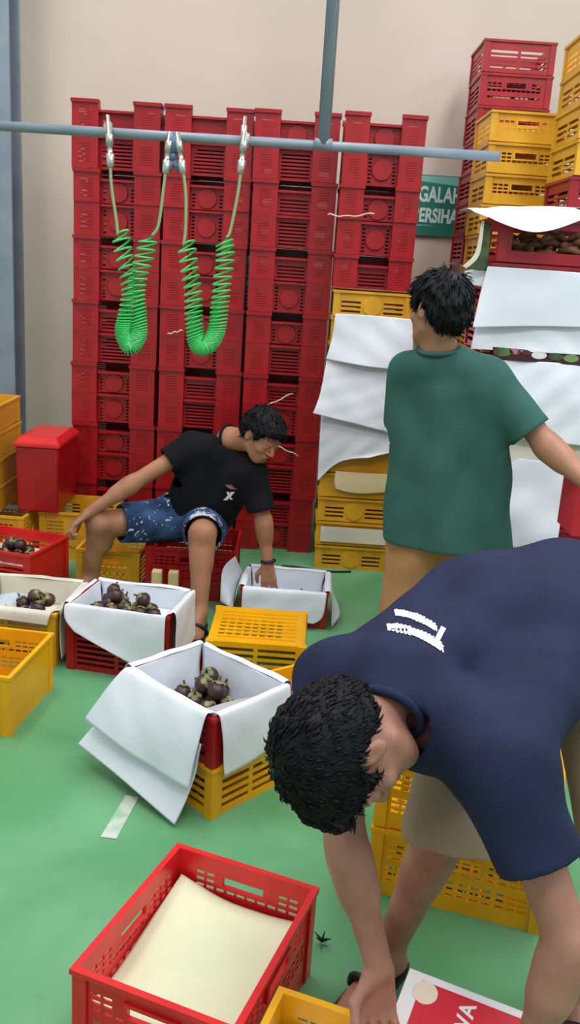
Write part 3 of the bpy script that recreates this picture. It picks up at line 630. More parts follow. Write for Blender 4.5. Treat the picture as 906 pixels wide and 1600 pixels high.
for i, (x, y, z) in enumerate(settle(spots, .135)):
    fruit((x, y, z), 'dark mangosteen %s of the left paper-lined crate' % wl[i], 'mangosteens in the left lined crate')
pl = lambda x, y, z: loc2(PC, PR, x, y, z)
sheet('plastic_bag', [[pl(-.12, -.02, .215), pl(-.02, .0, .225), pl(.08, -.01, .215)], [pl(-.13, -.06, .20), pl(-.02, -.05, .212), pl(.10, -.06, .20)], [pl(-.12, -.09, .19), pl(-.03, -.085, .20), pl(.07, -.09, .187)]], mat('pale_plastic', srgb(190, 205, 214), .3, srgb(160, 178, 190), 12), 'pale plastic crumpled over the fruit in the left lined crate', 'plastic', amp=.006, seed=51)

# red crate with fruit at the far left
QC = (-1.345, 4.13); QR = -15
crate((QC[0], QC[1], 0), QR, .42, .34, .225, 'slats', 'plain', RED2, 'open red crate of mangosteens at the left edge', 'open crates at the left')
random.seed(8)
heap(QC, QR, .150, .0285, [(-.02, -.09, 'first in the front row'), (.037, -.09, 'second in the front row'), (.094, -.09, 'third in the front row'), (.151, -.09, 'last in the front row'), (.009, -.04, 'first in the middle row'), (.066, -.04, 'second in the middle row'), (.123, -.04, 'last in the middle row'),
    (-.02, .01, 'first in the back row'), (.037, .01, 'second in the back row'), (.094, .01, 'last in the back row'), (.037, -.057, 'on top at the left'), (.094, -.057, 'on top at the right')], 'in the open red crate at left', 'mangosteens in the open red crate')
ql = lambda x, y, z: loc2(QC, QR, x, y, z)
sheet('foam_sheet', [[ql(-.19, -.15, .143), ql(.19, -.15, .143)], [ql(-.19, .15, .143), ql(.19, .15, .143)]], PAPER2, 'flat cream sheet under the mangosteens in the open red crate', 'paper', amp=.001, seed=52)
b = MB(); b.box(-.10, .05, -.02, .02, -.006, .006); o = b.build('scoop_tray', mat('orange_plastic', srgb(236, 130, 50), .35), bevel=.004); o.location = ql(.0, .10, .176); o.rotation_euler = (0, .03, math.radians(QR)); tag(o, 'small orange plastic strip lying on mangosteens in the open red crate', 'strip')

# yellow crate at the left front
crate((-1.084, 2.905, 0), -6, .42, .37, .222, 'handle', 'plain', YEL2, 'empty bright yellow crate at the left edge of the floor', 'open crates at the left')

# lined crate under the seated man's hand
HC = (.005, 3.965); HR = -2
crate((HC[0], HC[1], 0), HR, .385, .30, .172, 'plain', 'slats', RED, 'low red crate lined with white paper under the seated man\'s hand', 'lined crates near the seated man')
liner(HC, HR, .385, .30, .05, .175, [
    ('local', [[(-.18, -.138, .175), (0, -.138, .175), (.18, -.138, .175)], [(-.185, -.151, .1795), (0, -.151, .1795), (.185, -.151, .1795)], [(-.19, -.171, .17), (0, -.171, .17), (.19, -.171, .17)], [(-.19, -.180, .10), (0, -.180, .09), (.18, -.180, .07)], [(-.19, -.185, .05), (0, -.185, .045), (.14, -.185, .035)]]),
    ('local', [[(.180, -.140, .175), (.180, 0, .175), (.180, .140, .175)], [(.194, -.140, .1795), (.194, 0, .1795), (.194, .140, .1795)], [(.208, -.140, .17), (.208, 0, .17), (.208, .140, .17)], [(.22, -.16, .10), (.225, 0, .10), (.215, .15, .12)], [(.225, -.17, .02), (.26, -.03, .035), (.22, .12, .08)]]),
    ('local', [[(-.180, -.140, .175), (-.180, 0, .175), (-.180, .140, .175)], [(-.194, -.140, .1795), (-.194, 0, .1795), (-.194, .140, .1795)], [(-.208, -.140, .172), (-.208, 0, .172), (-.208, .140, .172)], [(-.225, -.14, .10), (-.225, 0, .12), (-.225, .15, .13)]]),
    ('local', [[(-.18, .138, .175), (0, .138, .175), (.18, .138, .175)], [(-.185, .151, .1795), (0, .151, .1795), (.185, .151, .1795)], [(-.19, .171, .17), (0, .171, .17), (.19, .171, .17)], [(-.19, .175, .13), (0, .175, .13), (.18, .19, .12)]]),
    ], PAPER, 'white paper lining the low crate under the seated man\'s hand', seed=60)
hl = lambda x, y, z: loc2(HC, HR, x, y, z)
sheet('paper_sheet', [[hl(-.215, .10, .16), hl(-.25, .02, .26)], [hl(-.235, .03, .10), hl(-.30, -.02, .20)], [hl(-.235, -.12, .05), hl(-.30, -.06, .06)]], PAPER, 'pointed white paper standing up between the seated man\'s knee and the low crate', 'paper', amp=.002, seed=61, nu=12, nv=12)
random.seed(9)
for i, (x, y) in enumerate([(.10, -.02), (.145, -.04), (.06, .02)]): fruit(hl(x, y, .083), 'mangosteen %s inside the low crate under the hand' % ['in the middle', 'at the right end', 'nearest the hand'][i], 'mangosteens in the low crate')

# upturned yellow crate and the tilted one before it
crate((-.093, 3.335, .196), -1, .375, .36, .190, 'slats', 'plain', YEL2, 'upturned yellow crate with slatted bottom beside the low lined crate', 'yellow crates on the floor', rx=180)
b = MB(); hs = [(.03, .335, .03+k*.036, .046+k*.036) for k in range(8)]; b.panel((-.185, -.175, 0), (1, 0, 0), (0, 1, 0), (0, 0, 1), .365, .345, .004, hs)
o = b.build('crate_base', YEL2); o.parent = [q for q in COL.objects if q.get('label', '').startswith('upturned')][0]; o.location = (0, 0, -.001); o.rotation_euler = (math.pi, 0, 0)
crate((.085, 2.865, 0), 36, .25, .22, .20, 'plain', 'plain', YEL2, 'small yellow crate half hidden by the bending man\'s shoulder', 'yellow crates on the floor')

# seat and crate behind the seated man
crate((-.46, 4.24, 0), 0, .42, .36, .260, 'handle', 'slats', RED, 'red crate used as seat by the man in black', 'crates around the seat')
crate((-.86, 4.30, 0), -3, .30, .34, .20, 'handle', 'slats', YEL, 'yellow crate beside the seat crate behind the seated man\'s right leg', 'crates around the seat')
for i, (x, y, lb) in enumerate([(246, 878, 'cream block on the floor under the thigh, left one'), (272, 882, 'duller cream block on the floor under the thigh, right one')]):
    q = at(x, y, 3.98); b = MB(); b.box(-.024, .024, -.02, .02, 0, .09); o = b.build('foam_block', mat('cream_block', srgb(226, 200, 140) if i == 0 else srgb(180, 150, 120), .7), bevel=.004); o.location = (q.x, 3.98, .0); tag(o, lb, 'block')
    o.scale = (1, 1, 1.9)

# ------------------------------------------------------------ foreground
FCc = (-.125, 1.594); FR = -20.5
crate((FCc[0], FCc[1], 0), FR, .345, .425, .238, 'handle', 'handle', RED2, 'bright red crate with a cream pad in the foreground', 'foreground crates')
fl = lambda x, y, z: loc2(FCc, FR, x, y, z)
pd = sheet('foam_pad', [[fl(-.155, .195, .175), fl(-.05, .195, .142), fl(.06, .192, .140), fl(.155, .19, .150)], [fl(-.160, .07, .140), fl(-.05, .06, .160), fl(.06, .06, .160), fl(.158, .06, .150)], [fl(-.160, -.08, .115), fl(-.05, -.08, .150), fl(.06, -.08, .165), fl(.158, -.08, .160)], [fl(-.158, -.19, .130), fl(-.05, -.19, .135), fl(.06, -.19, .14), fl(.15, -.19, .135)]], PAD, 'cream foam pad lying slightly bowed in the bright red crate', 'pad', amp=.0008, thick=.012, seed=70)
b = MB(); b.box(-.158, .158, -.198, .198, .015, .100); o = b.build('carton', CARD, bevel=.003); o.location = (FCc[0], FCc[1], 0); o.rotation_euler[2] = math.radians(FR); tag(o, 'packed carton filling the bright red crate below the pad', 'carton')

SC = (.180, 1.243); SR = -19
crate((SC[0], SC[1], 0), SR, .385, .30, .222, 'handle', 'slats', YEL2, 'yellow crate of printed papers at the bottom edge', 'foreground crates')
sl = lambda x, y, z: loc2(SC, SR, x, y, z)
b = MB(); b.box(-.15, .17, -.13, .13, .014, .150); o = b.build('carton', CARD, bevel=.003); o.location = (SC[0], SC[1], 0); o.rotation_euler[2] = math.radians(SR); tag(o, 'flat cartons packed in the yellow crate at the bottom edge', 'carton')
for i, (x, y, a, lb) in enumerate([(-.12, .09, 8, 'white printed leaflet at the left end of the bottom yellow crate'), (-.035, .075, 42, 'white leaflet lying crosswise in the bottom yellow crate')]):
    r = empty('leaflet', sl(x, y, .158+i*.006), math.radians(SR+a), math.radians(4)); tag(r, lb, 'leaflet', 'leaflets in the bottom yellow crate')
    b = MB(); b.box(-.045, .045, -.05, .05, 0, .002); b.build('paper', CARD, r); b = MB(); b.box(-.03, .02, -.02, .0, .0022, .003); b.build('print', mat('purple_print', srgb(150, 80, 120), .5), r)
# red and white carton in the hand
KC = empty('printed_carton', (.405, 1.36, .228), math.radians(-24), math.radians(14)); tag(KC, 'red and white printed carton under the bending man\'s hand', 'carton')
b = MB(); b.box(-.15, .17, -.13, .085, 0, .006); b.build('board', CARD, KC, bevel=.002)
b = MB(); b.box(-.118, .17, -.13, .068, .0062, .0070); b.build('red_print', CARDR, KC)
b = MB(); b.disk((-.105, .045, .0072), (0, 0, 1), .024, .0006, 28); b.build('cream_circle', CARDC, KC)
text('VA', .042, (-.02, .030, .0076), KC, CARD, rot=(0, 0, math.radians(90)), extrude=.0003, align='CENTER', bold=.001)

# yellow crates behind the bending man's legs
for k in range(2):
    crate((.535, 2.145, k*.206), -16, .44, .34, .200, 'handle', 'slats', YEL2, 'bright yellow crate behind the bending man, %s of two' % ['lower', 'upper'][k], 'yellow crates behind the bending man')

# things on the floor
b = MB(); q0, q1, q2, q3 = zat(157, 1308, .001), zat(182, 1311, .001), zat(217, 1246, .001), zat(196, 1243, .001); up_ = Vector((0, 0, .0012)); b.add([q0, q1, q2, q3, q0+up_, q1+up_, q2+up_, q3+up_], [(0, 3, 2, 1), (4, 5, 6, 7), (0, 1, 5, 4), (1, 2, 6, 5), (2, 3, 7, 6), (3, 0, 4, 7)])
tag(b.build('floor_tape', mat('worn_tape', srgb(196, 206, 192), .5, srgb(150, 188, 158), 18)), 'short strip of worn white tape on the green floor', 'tape')
b = MB(); P = [zat(x, y, .006) for x, y in [(440, 884), (465, 886), (490, 890), (520, 893), (548, 893)]]; b.tube([crom(P, j/14) for j in range(15)], .006, 6); tag(b.build('cable', BLACK, None, True), 'short black cable on the floor before the papered column', 'cable')
b = MB(); q = zat(503, 1470, .01)
for a in range(5): b.tube([q, q+Vector((.022*math.cos(a*1.3), .02*math.sin(a*1.3), .008+.004*a))], [.004, .001], 6)
tag(b.build('calyx_scrap', BLACK, None, True), 'small dark scrap of fruit stalk on the floor right of the bright red crate', 'scrap')

# ------------------------------------------------------------ people: bodies grown as one implicit surface
def V3(*a): return np.array(a, dtype=float)
def nrm(v): v = np.array(v, float); return v/np.linalg.norm(v)
class Field:
    def __init__(s, lo, hi, h):
        s.lo = np.array(lo, float); s.h = h; s.n = np.ceil((np.array(hi)-s.lo)/h).astype(int)+1
        s.F = np.full(s.n, .06, np.float32)
    def region(s, lo, hi):
        a = np.maximum(np.floor((np.array(lo)-s.lo)/s.h).astype(int), 0); b = np.minimum(np.ceil((np.array(hi)-s.lo)/s.h).astype(int)+1, s.n)
        if np.any(b <= a): return None
        sl = tuple(slice(i, j) for i, j in zip(a, b))
        X = [s.lo[i]+s.h*np.arange(a[i], b[i], dtype=np.float32) for i in range(3)]
        return sl, X[0][:, None, None], X[1][None, :, None], X[2][None, None, :]
    def put(s, sl, d, k, op):
        A = s.F[sl]
        if op == '-': A = -A
        if k > 0:
            hh = np.maximum(k-np.abs(A-d), 0)/k; r = np.minimum(A, d)-hh*hh*k*.25
        else: r = np.minimum(A, d)
        s.F[sl] = -r if op == '-' else r
    def cone(s, a, b, ra, rb, k=.02, op='+'):
        a = np.array(a, float); b = np.array(b, float); m = max(ra, rb)+.065
        R = s.region(np.minimum(a, b)-m, np.maximum(a, b)+m)
        if R is None: return
        sl, X, Y, Z = R; ab = b-a; L = max(ab@ab, 1e-9)
        t = np.clip(((X-a[0])*ab[0]+(Y-a[1])*ab[1]+(Z-a[2])*ab[2])/L, 0, 1)
        d = np.sqrt((X-a[0]-t*ab[0])**2+(Y-a[1]-t*ab[1])**2+(Z-a[2]-t*ab[2])**2)-(ra+(rb-ra)*t)
        s.put(sl, d.astype(np.float32), k, op)
    def ell(s, c, r, M=None, k=.02, op='+'):
        c = np.array(c, float); r = np.array(r, float); M = np.eye(3) if M is None else np.array(M, float); m = r.max()+.065   # rows of M: local axes
        R = s.region(c-m, c+m)
        if R is None: return
        sl, X, Y, Z = R; q = [((X-c[0])*M[i][0]+(Y-c[1])*M[i][1]+(Z-c[2])*M[i][2]) for i in range(3)]
        k0 = np.sqrt(sum((q[i]/r[i])**2 for i in range(3))); k1 = np.sqrt(sum((q[i]/r[i]**2)**2 for i in range(3)))+1e-6
        s.put(sl, (k0*(k0-1)/k1).astype(np.float32), k, op)
    def cutter(s, a, b, r, k=0):       # remove everything inside a fat flat-ended cylinder from a to b
        a = np.array(a, float); b = np.array(b, float); R = s.region(np.minimum(a, b)-r-.02, np.maximum(a, b)+r+.02)
        if R is None: return
        sl, X, Y, Z = R; ab = b-a; L = np.linalg.norm(ab); u = ab/L
        t = (X-a[0])*u[0]+(Y-a[1])*u[1]+(Z-a[2])*u[2]
        d = np.sqrt(np.maximum((X-a[0])**2+(Y-a[1])**2+(Z-a[2])**2-t*t, 0))-r
        d = np.maximum(np.maximum(d, -t), t-L); s.put(sl, d.astype(np.float32), k, '-')
    def coords(s):
        X = [s.lo[i]+s.h*np.arange(s.n[i], dtype=np.float32) for i in range(3)]; return X[0][:, None, None], X[1][None, :, None], X[2][None, None, :]
    def wrinkle(s, amp, freq, seed, dirs=None):
        r = np.random.RandomState(seed); X, Y, Z = s.coords(); w = 0
        for i in range(5):
            v = nrm(r.randn(3)) if dirs is None else nrm(np.array(dirs[i % len(dirs)])+.25*r.randn(3)); f = freq*(1+.6*i); p = r.rand()*6.28
            v2 = nrm(r.randn(3))*freq*.35
            w = w+np.sin((X*v[0]+Y*v[1]+Z*v[2])*f+p+1.6*np.sin(X*v2[0]+Y*v2[1]+Z*v2[2]+p))/(1+.7*i)
        s.F += (amp*w).astype(np.float32)
    def shell(s, t): s.F = np.maximum(s.F, -(s.F+t))
    def mesh(s, name, m, parent=None, smooth_it=1):
        F = s.F; Sg = F < 0; n = np.array(F.shape)
        c = [slice(0, -1), slice(1, None)]
        cnt = sum(Sg[c[i], c[j], c[k]].astype(np.int8) for i in (0, 1) for j in (0, 1) for k in (0, 1))
        mask = (cnt > 0) & (cnt < 8); idx = np.full(mask.shape, -1, np.int64); I = np.argwhere(mask); idx[mask] = np.arange(len(I))
        acc = np.zeros((len(I), 3)); num = np.zeros(len(I))
        cor = [(i, j, k) for i in (0, 1) for j in (0, 1) for k in (0, 1)]
        for p in cor:
            for ax in range(3):
                if p[ax] == 1: continue
                q = list(p); q[ax] = 1
                a = F[I[:, 0]+p[0], I[:, 1]+p[1], I[:, 2]+p[2]]; b = F[I[:, 0]+q[0], I[:, 1]+q[1], I[:, 2]+q[2]]
                x = (a < 0) != (b < 0); t = np.where(x, a/np.where(x, a-b, 1), 0)
                P = np.array(p, float)[None, :]+np.zeros((len(I), 3)); P[:, ax] += t
                acc[x] += P[x]; num[x] += 1
        V = (I+acc/num[:, None])*s.h+s.lo
        faces = []
        for ax in range(3):
            o1, o2 = [(1, 2), (2, 0), (0, 1)][ax]
            sa = [slice(None)]*3; sb = [slice(None)]*3; sa[ax] = slice(0, -1); sb[ax] = slice(1, None)
            E = Sg[tuple(sa)] != Sg[tuple(sb)]; e = np.argwhere(E)
            e = e[(e[:, o1] > 0) & (e[:, o2] > 0) & (e[:, o1] < n[o1]-1) & (e[:, o2] < n[o2]-1)]
            if not len(e): continue
            ins = Sg[e[:, 0], e[:, 1], e[:, 2]]
            def ix(d1, d2):
                q = e.copy(); q[:, o1] -= d1; q[:, o2] -= d2; return idx[q[:, 0], q[:, 1], q[:, 2]]
            f = np.stack([ix(1, 1), ix(0, 1), ix(0, 0), ix(1, 0)], 1); f[~ins] = f[~ins][:, ::-1]; faces.append(f)
        Fc = np.concatenate(faces); Fc = Fc[(Fc >= 0).all(1)]
        for _ in range(smooth_it):
            A = np.zeros_like(V); c_ = np.zeros(len(V))
            for i in range(4):
                a = Fc[:, i]; b = Fc[:, (i+1) % 4]; np.add.at(A, a, V[b]); np.add.at(A, b, V[a]); np.add.at(c_, a, 1); np.add.at(c_, b, 1)
            V = V*.5+.5*A/np.maximum(c_, 1)[:, None]
        # keep the largest connected pieces only
        me = bpy.data.meshes.new(name); me.vertices.add(len(V)); me.vertices.foreach_set('co', V.astype(np.float32).ravel())
        me.loops.add(len(Fc)*4); me.loops.foreach_set('vertex_index', Fc.astype(np.int32).ravel())
        me.polygons.add(len(Fc)); me.polygons.foreach_set('loop_start', np.arange(0, len(Fc)*4, 4, dtype=np.int32)); me.polygons.foreach_set('loop_total', np.full(len(Fc), 4, np.int32))
        me.update(calc_edges=True); me.validate()
        return link(name, me, m, parent, True)

def frame(up, fwd):                       # rows: lateral (person's right), forward, up
    u = nrm(up); f = np.array(fwd, float); f = nrm(f-u*(f@u)); r = np.cross(f, u); return np.array([r, f, u])
def hand(F, wrist, d, n, side, curl=(.3, .4, .4, .45), thumb=.5, s=1.0, r0=1.0):
    """wrist point, d to the fingers, n palm normal; side +1 puts the thumb along cross(d, n)"""
    d = nrm(d); n = nrm(np.array(n)-d*(np.array(n)@d)); t = np.cross(d, n)*side; w = np.array(wrist, float)
    offs = (.030, .010, -.010, -.029); kn = [w+d*(.088-.004*abs(i-1))*s+t*o*s for i, o in enumerate(offs)]
    for i, o in enumerate(offs): F.cone(w+t*o*.55*s+d*.012*s, kn[i], .0145*s*r0, .0115*s*r0, .012)
    L = [(.040, .024, .019), (.044, .028, .020), (.041, .026, .020), (.033, .020, .018)]
    for i in range(4):
        p = kn[i]; a = curl[i]*.5; dirn = d+t*(.06*(1.5-i))
        for j in range(3):
            v = nrm(dirn*math.cos(a)+n*math.sin(a)); q = p+v*L[i][j]*s
            F.cone(p, q, (.0098-.0009*j)*s*r0, (.0089-.0009*j)*s*r0, .004); p = q; a += curl[i]*1.2
    p = w+d*.020*s+t*.026*s+n*.006; v = nrm(d*.75+t*.75+n*.35*thumb); q = p+v*.042*s; F.cone(w+d*.01+t*.012*s, q, .015*s*r0, .0120*s*r0, .012)
    v = nrm(d*.95+t*.25+n*thumb); q2 = q+v*.032*s; F.cone(q, q2, .0115*s*r0, .0100*s*r0, .006); v = nrm(d+n*thumb*1.2); F.cone(q2, q2+v*.024*s, .0100*s*r0, .0082*s*r0, .005)
def head(F, c, M, s=1.0, ears=True):
    c = np.array(c, float); P = lambda x, y, z: c+s*(M[0]*x+M[1]*y+M[2]*z); R = lambda *r: np.array(r)*s
    F.ell(P(0, -.012, .030), R(.073, .092, .084), M, .01); F.ell(P(0, .030, -.030), R(.058, .060, .072), M, .03)
    F.ell(P(0, .052, -.078), R(.036, .034, .030), M, .03); F.cone(P(-.046, .005, -.055), P(-.020, .066, -.088), .018*s, .014*s, .02); F.cone(P(.046, .005, -.055), P(.020, .066, -.088), .018*s, .014*s, .02)
    for e in (-1, 1):
        F.ell(P(e*.031, .092, .008), R(.019, .012, .011), M, .010, '-'); F.ell(P(e*.031, .078, .006), R(.014, .013, .011), M, .003)
        F.cone(P(e*.014, .089, .024), P(e*.046, .078, .025), .0075*s, .006*s, .010); F.ell(P(e*.040, .064, -.022), R(.020, .016, .014), M, .02)
    F.cone(P(0, .088, .010), P(0, .112, -.020), .0075*s, .0105*s, .010)
    for e in (-1, 1): F.ell(P(e*.012, .099, -.024), R(.008, .010, .007), M, .005)
    F.ell(P(0, .093, -.047), R(.022, .009, .0055), M, .004); F.ell(P(0, .091, -.057), R(.019, .009, .006), M, .004)
    if ears:
        for e in (-1, 1):
            F.ell(P(e*.077, -.008, -.004), R(.0085, .019, .031), M, .008); F.ell(P(e*.088, -.004, -.002), R(.007, .010, .017), M, .005, '-')
def neck(F, a, b, r=.052): F.cone(a, b, r*1.1, r*.98, .03)
def limb(F, a, b, ra, rb, bulge=None, k=.02):
    F.cone(a, b, ra, rb, k)
    if bulge:
        a = np.array(a); b = np.array(b); t, off, r = bulge; p = a+(b-a)*t+np.array(off); F.cone(p-(b-a)*.10, p+(b-a)*.10, r, r*.9, .03)
def foot(F, ank, toe, s=1.0):
    ank = np.array(ank, float); d = np.array(toe, float)-ank; d[2] = 0; L = np.linalg.norm(d); d = d/L; sd = np.cross(d, V3(0, 0, 1)); z0 = .016
    heel = V3(ank[0], ank[1], 0)-d*.035
    F.cone(heel+V3(0, 0, z0+.016), ank, .030, .036, .02); F.cone(heel+V3(0, 0, z0+.014), heel+d*.10+V3(0, 0, z0+.012), .028, .026, .02)
    F.cone(ank, heel+d*.15+V3(0, 0, z0+.016), .032, .020, .02)
    for i, o in enumerate((.026, .008, -.010, -.026)):
        p = heel+d*(.17-.006*i)+sd*o+V3(0, 0, z0+.010); F.cone(heel+d*.09+sd*o*.8+V3(0, 0, z0+.013), p, .018, .014, .015); F.cone(p, p+d*(.045-.006*i), .0125, .0100, .004)
def hair(name, c, M, parent, s=1.0, h=.003, seed=1, tufts=900, length=.030, nape=-.066, front=.062, fringe=0.0, thick=.0):
    F = Field(np.array(c)-.16, np.array(c)+.16, h); c = np.array(c, float); P = lambda x, y, z: c+s*(M[0]*x+M[1]*y+M[2]*z)
    F.ell(P(0, -.014, .034), np.array((.082+thick, .102+thick, .093+thick))*s, M, 0); F.ell(P(0, -.052, -.010), np.array((.062+thick, .058+thick, .062))*s, M, .03)
    F.ell(P(0, .055, .078), np.array((.055, .038+fringe, .030+fringe*.4))*s, M, .03)
    X, Y, Z = F.coords(); y = ((X-c[0])*M[1][0]+(Y-c[1])*M[1][1]+(Z-c[2])*M[1][2])/s; z = ((X-c[0])*M[2][0]+(Y-c[1])*M[2][1]+(Z-c[2])*M[2][2])/s
    zl = np.interp(y, [-.12, -.075, -.045, -.028, -.012, .012, .030, .048, .070, .12], [nape, nape, -.050, -.010, .030, .032, .000, .028, front, front-.004]).astype(np.float32)
    F.F = np.maximum(F.F, (zl-z)*s*.8)
    F.wrinkle(.0016, 120, seed)
    o = F.mesh(name, HAIR, parent, 1)
    # short locks lying over the scalp
    me = o.data; n = len(me.vertices); co = np.empty(n*3); me.vertices.foreach_get('co', co); co = co.reshape(-1, 3); no = np.empty(n*3); me.vertices.foreach_get('normal', no); no = no.reshape(-1, 3)
    rs = np.random.RandomState(seed); b = MB(); crown = P(0, -.05, .12)
    for i in rs.choice(n, min(tufts, n), replace=False):
        p = co[i]; q = p-c
        if (p-c)@M[2] < -.075*s: continue
        nn = nrm(no[i]); fl = p-crown; fl = fl-nn*(fl@nn)+rs.randn(3)*.010
        if np.linalg.norm(fl) < 1e-5: continue
        fl = nrm(fl); L = length*(.6+.8*rs.rand()); wd = .0024*(.6+rs.rand())
        sd = np.cross(nn, fl); p = p-nn*.002
        a1 = p+fl*L*.5+nn*.0018; a2 = p+fl*L-nn*(.006-.005*rs.rand())
        b.add([p+sd*wd, p-sd*wd, p+nn*wd*1.2, a1+sd*wd*.8, a1-sd*wd*.8, a1+nn*wd, a2], [(0, 1, 4, 3), (1, 2, 5, 4), (2, 0, 3, 5), (3, 4, 6), (4, 5, 6), (5, 3, 6), (2, 1, 0)])
    b.build('hair_locks', HAIR, o, True)
    return o
def ring(name, c, nrm_, r1, r2, t, m, parent, fwd, k=28):
    n = nrm(nrm_); f = np.array(fwd, float); f = nrm(f-n*(f@n)); sd = np.cross(n, f); b = MB()
    P = [tuple(np.array(c)+sd*r1*math.cos(2*math.pi*i/k)+f*r2*math.sin(2*math.pi*i/k)) for i in range(k+1)]
    b.tube(P, t, 8, False); return b.build(name, m, parent, True)
def sandal(ank, toe, parent, m):
    ank = np.array(ank, float); d = np.array(toe, float)-ank; d[2] = 0; d = nrm(d); sd = np.cross(d, V3(0, 0, 1)); heel = V3(ank[0], ank[1], 0)-d*.065
    out = [(0, .028), (.03, .036), (.10, .036), (.17, .048), (.23, .046), (.265, .024)]
    L = [heel+d*x+sd*w for x, w in out]+[heel+d*x-sd*w for x, w in out[::-1]]
    b = MB(); n = len(L); b.add([tuple(p+V3(0, 0, .001)) for p in L]+[tuple(p+V3(0, 0, .017)) for p in L], [tuple(range(n))[::-1], tuple(range(n, 2*n))]+[(i, (i+1) % n, n+(i+1) % n, n+i) for i in range(n)])
    b.build('sandal_sole', m, parent)
    b = MB(); A = [heel+d*.14+sd*.050+V3(0, 0, .015), heel+d*.15+sd*.040+V3(0, 0, .050), heel+d*.16+V3(0, 0, .064), heel+d*.15-sd*.040+V3(0, 0, .048), heel+d*.14-sd*.050+V3(0, 0, .015)]
    b.tube([crom([Vector(p) for p in A], i/14) for i in range(15)], .009, 8); b.build('sandal_strap', m, parent, True)

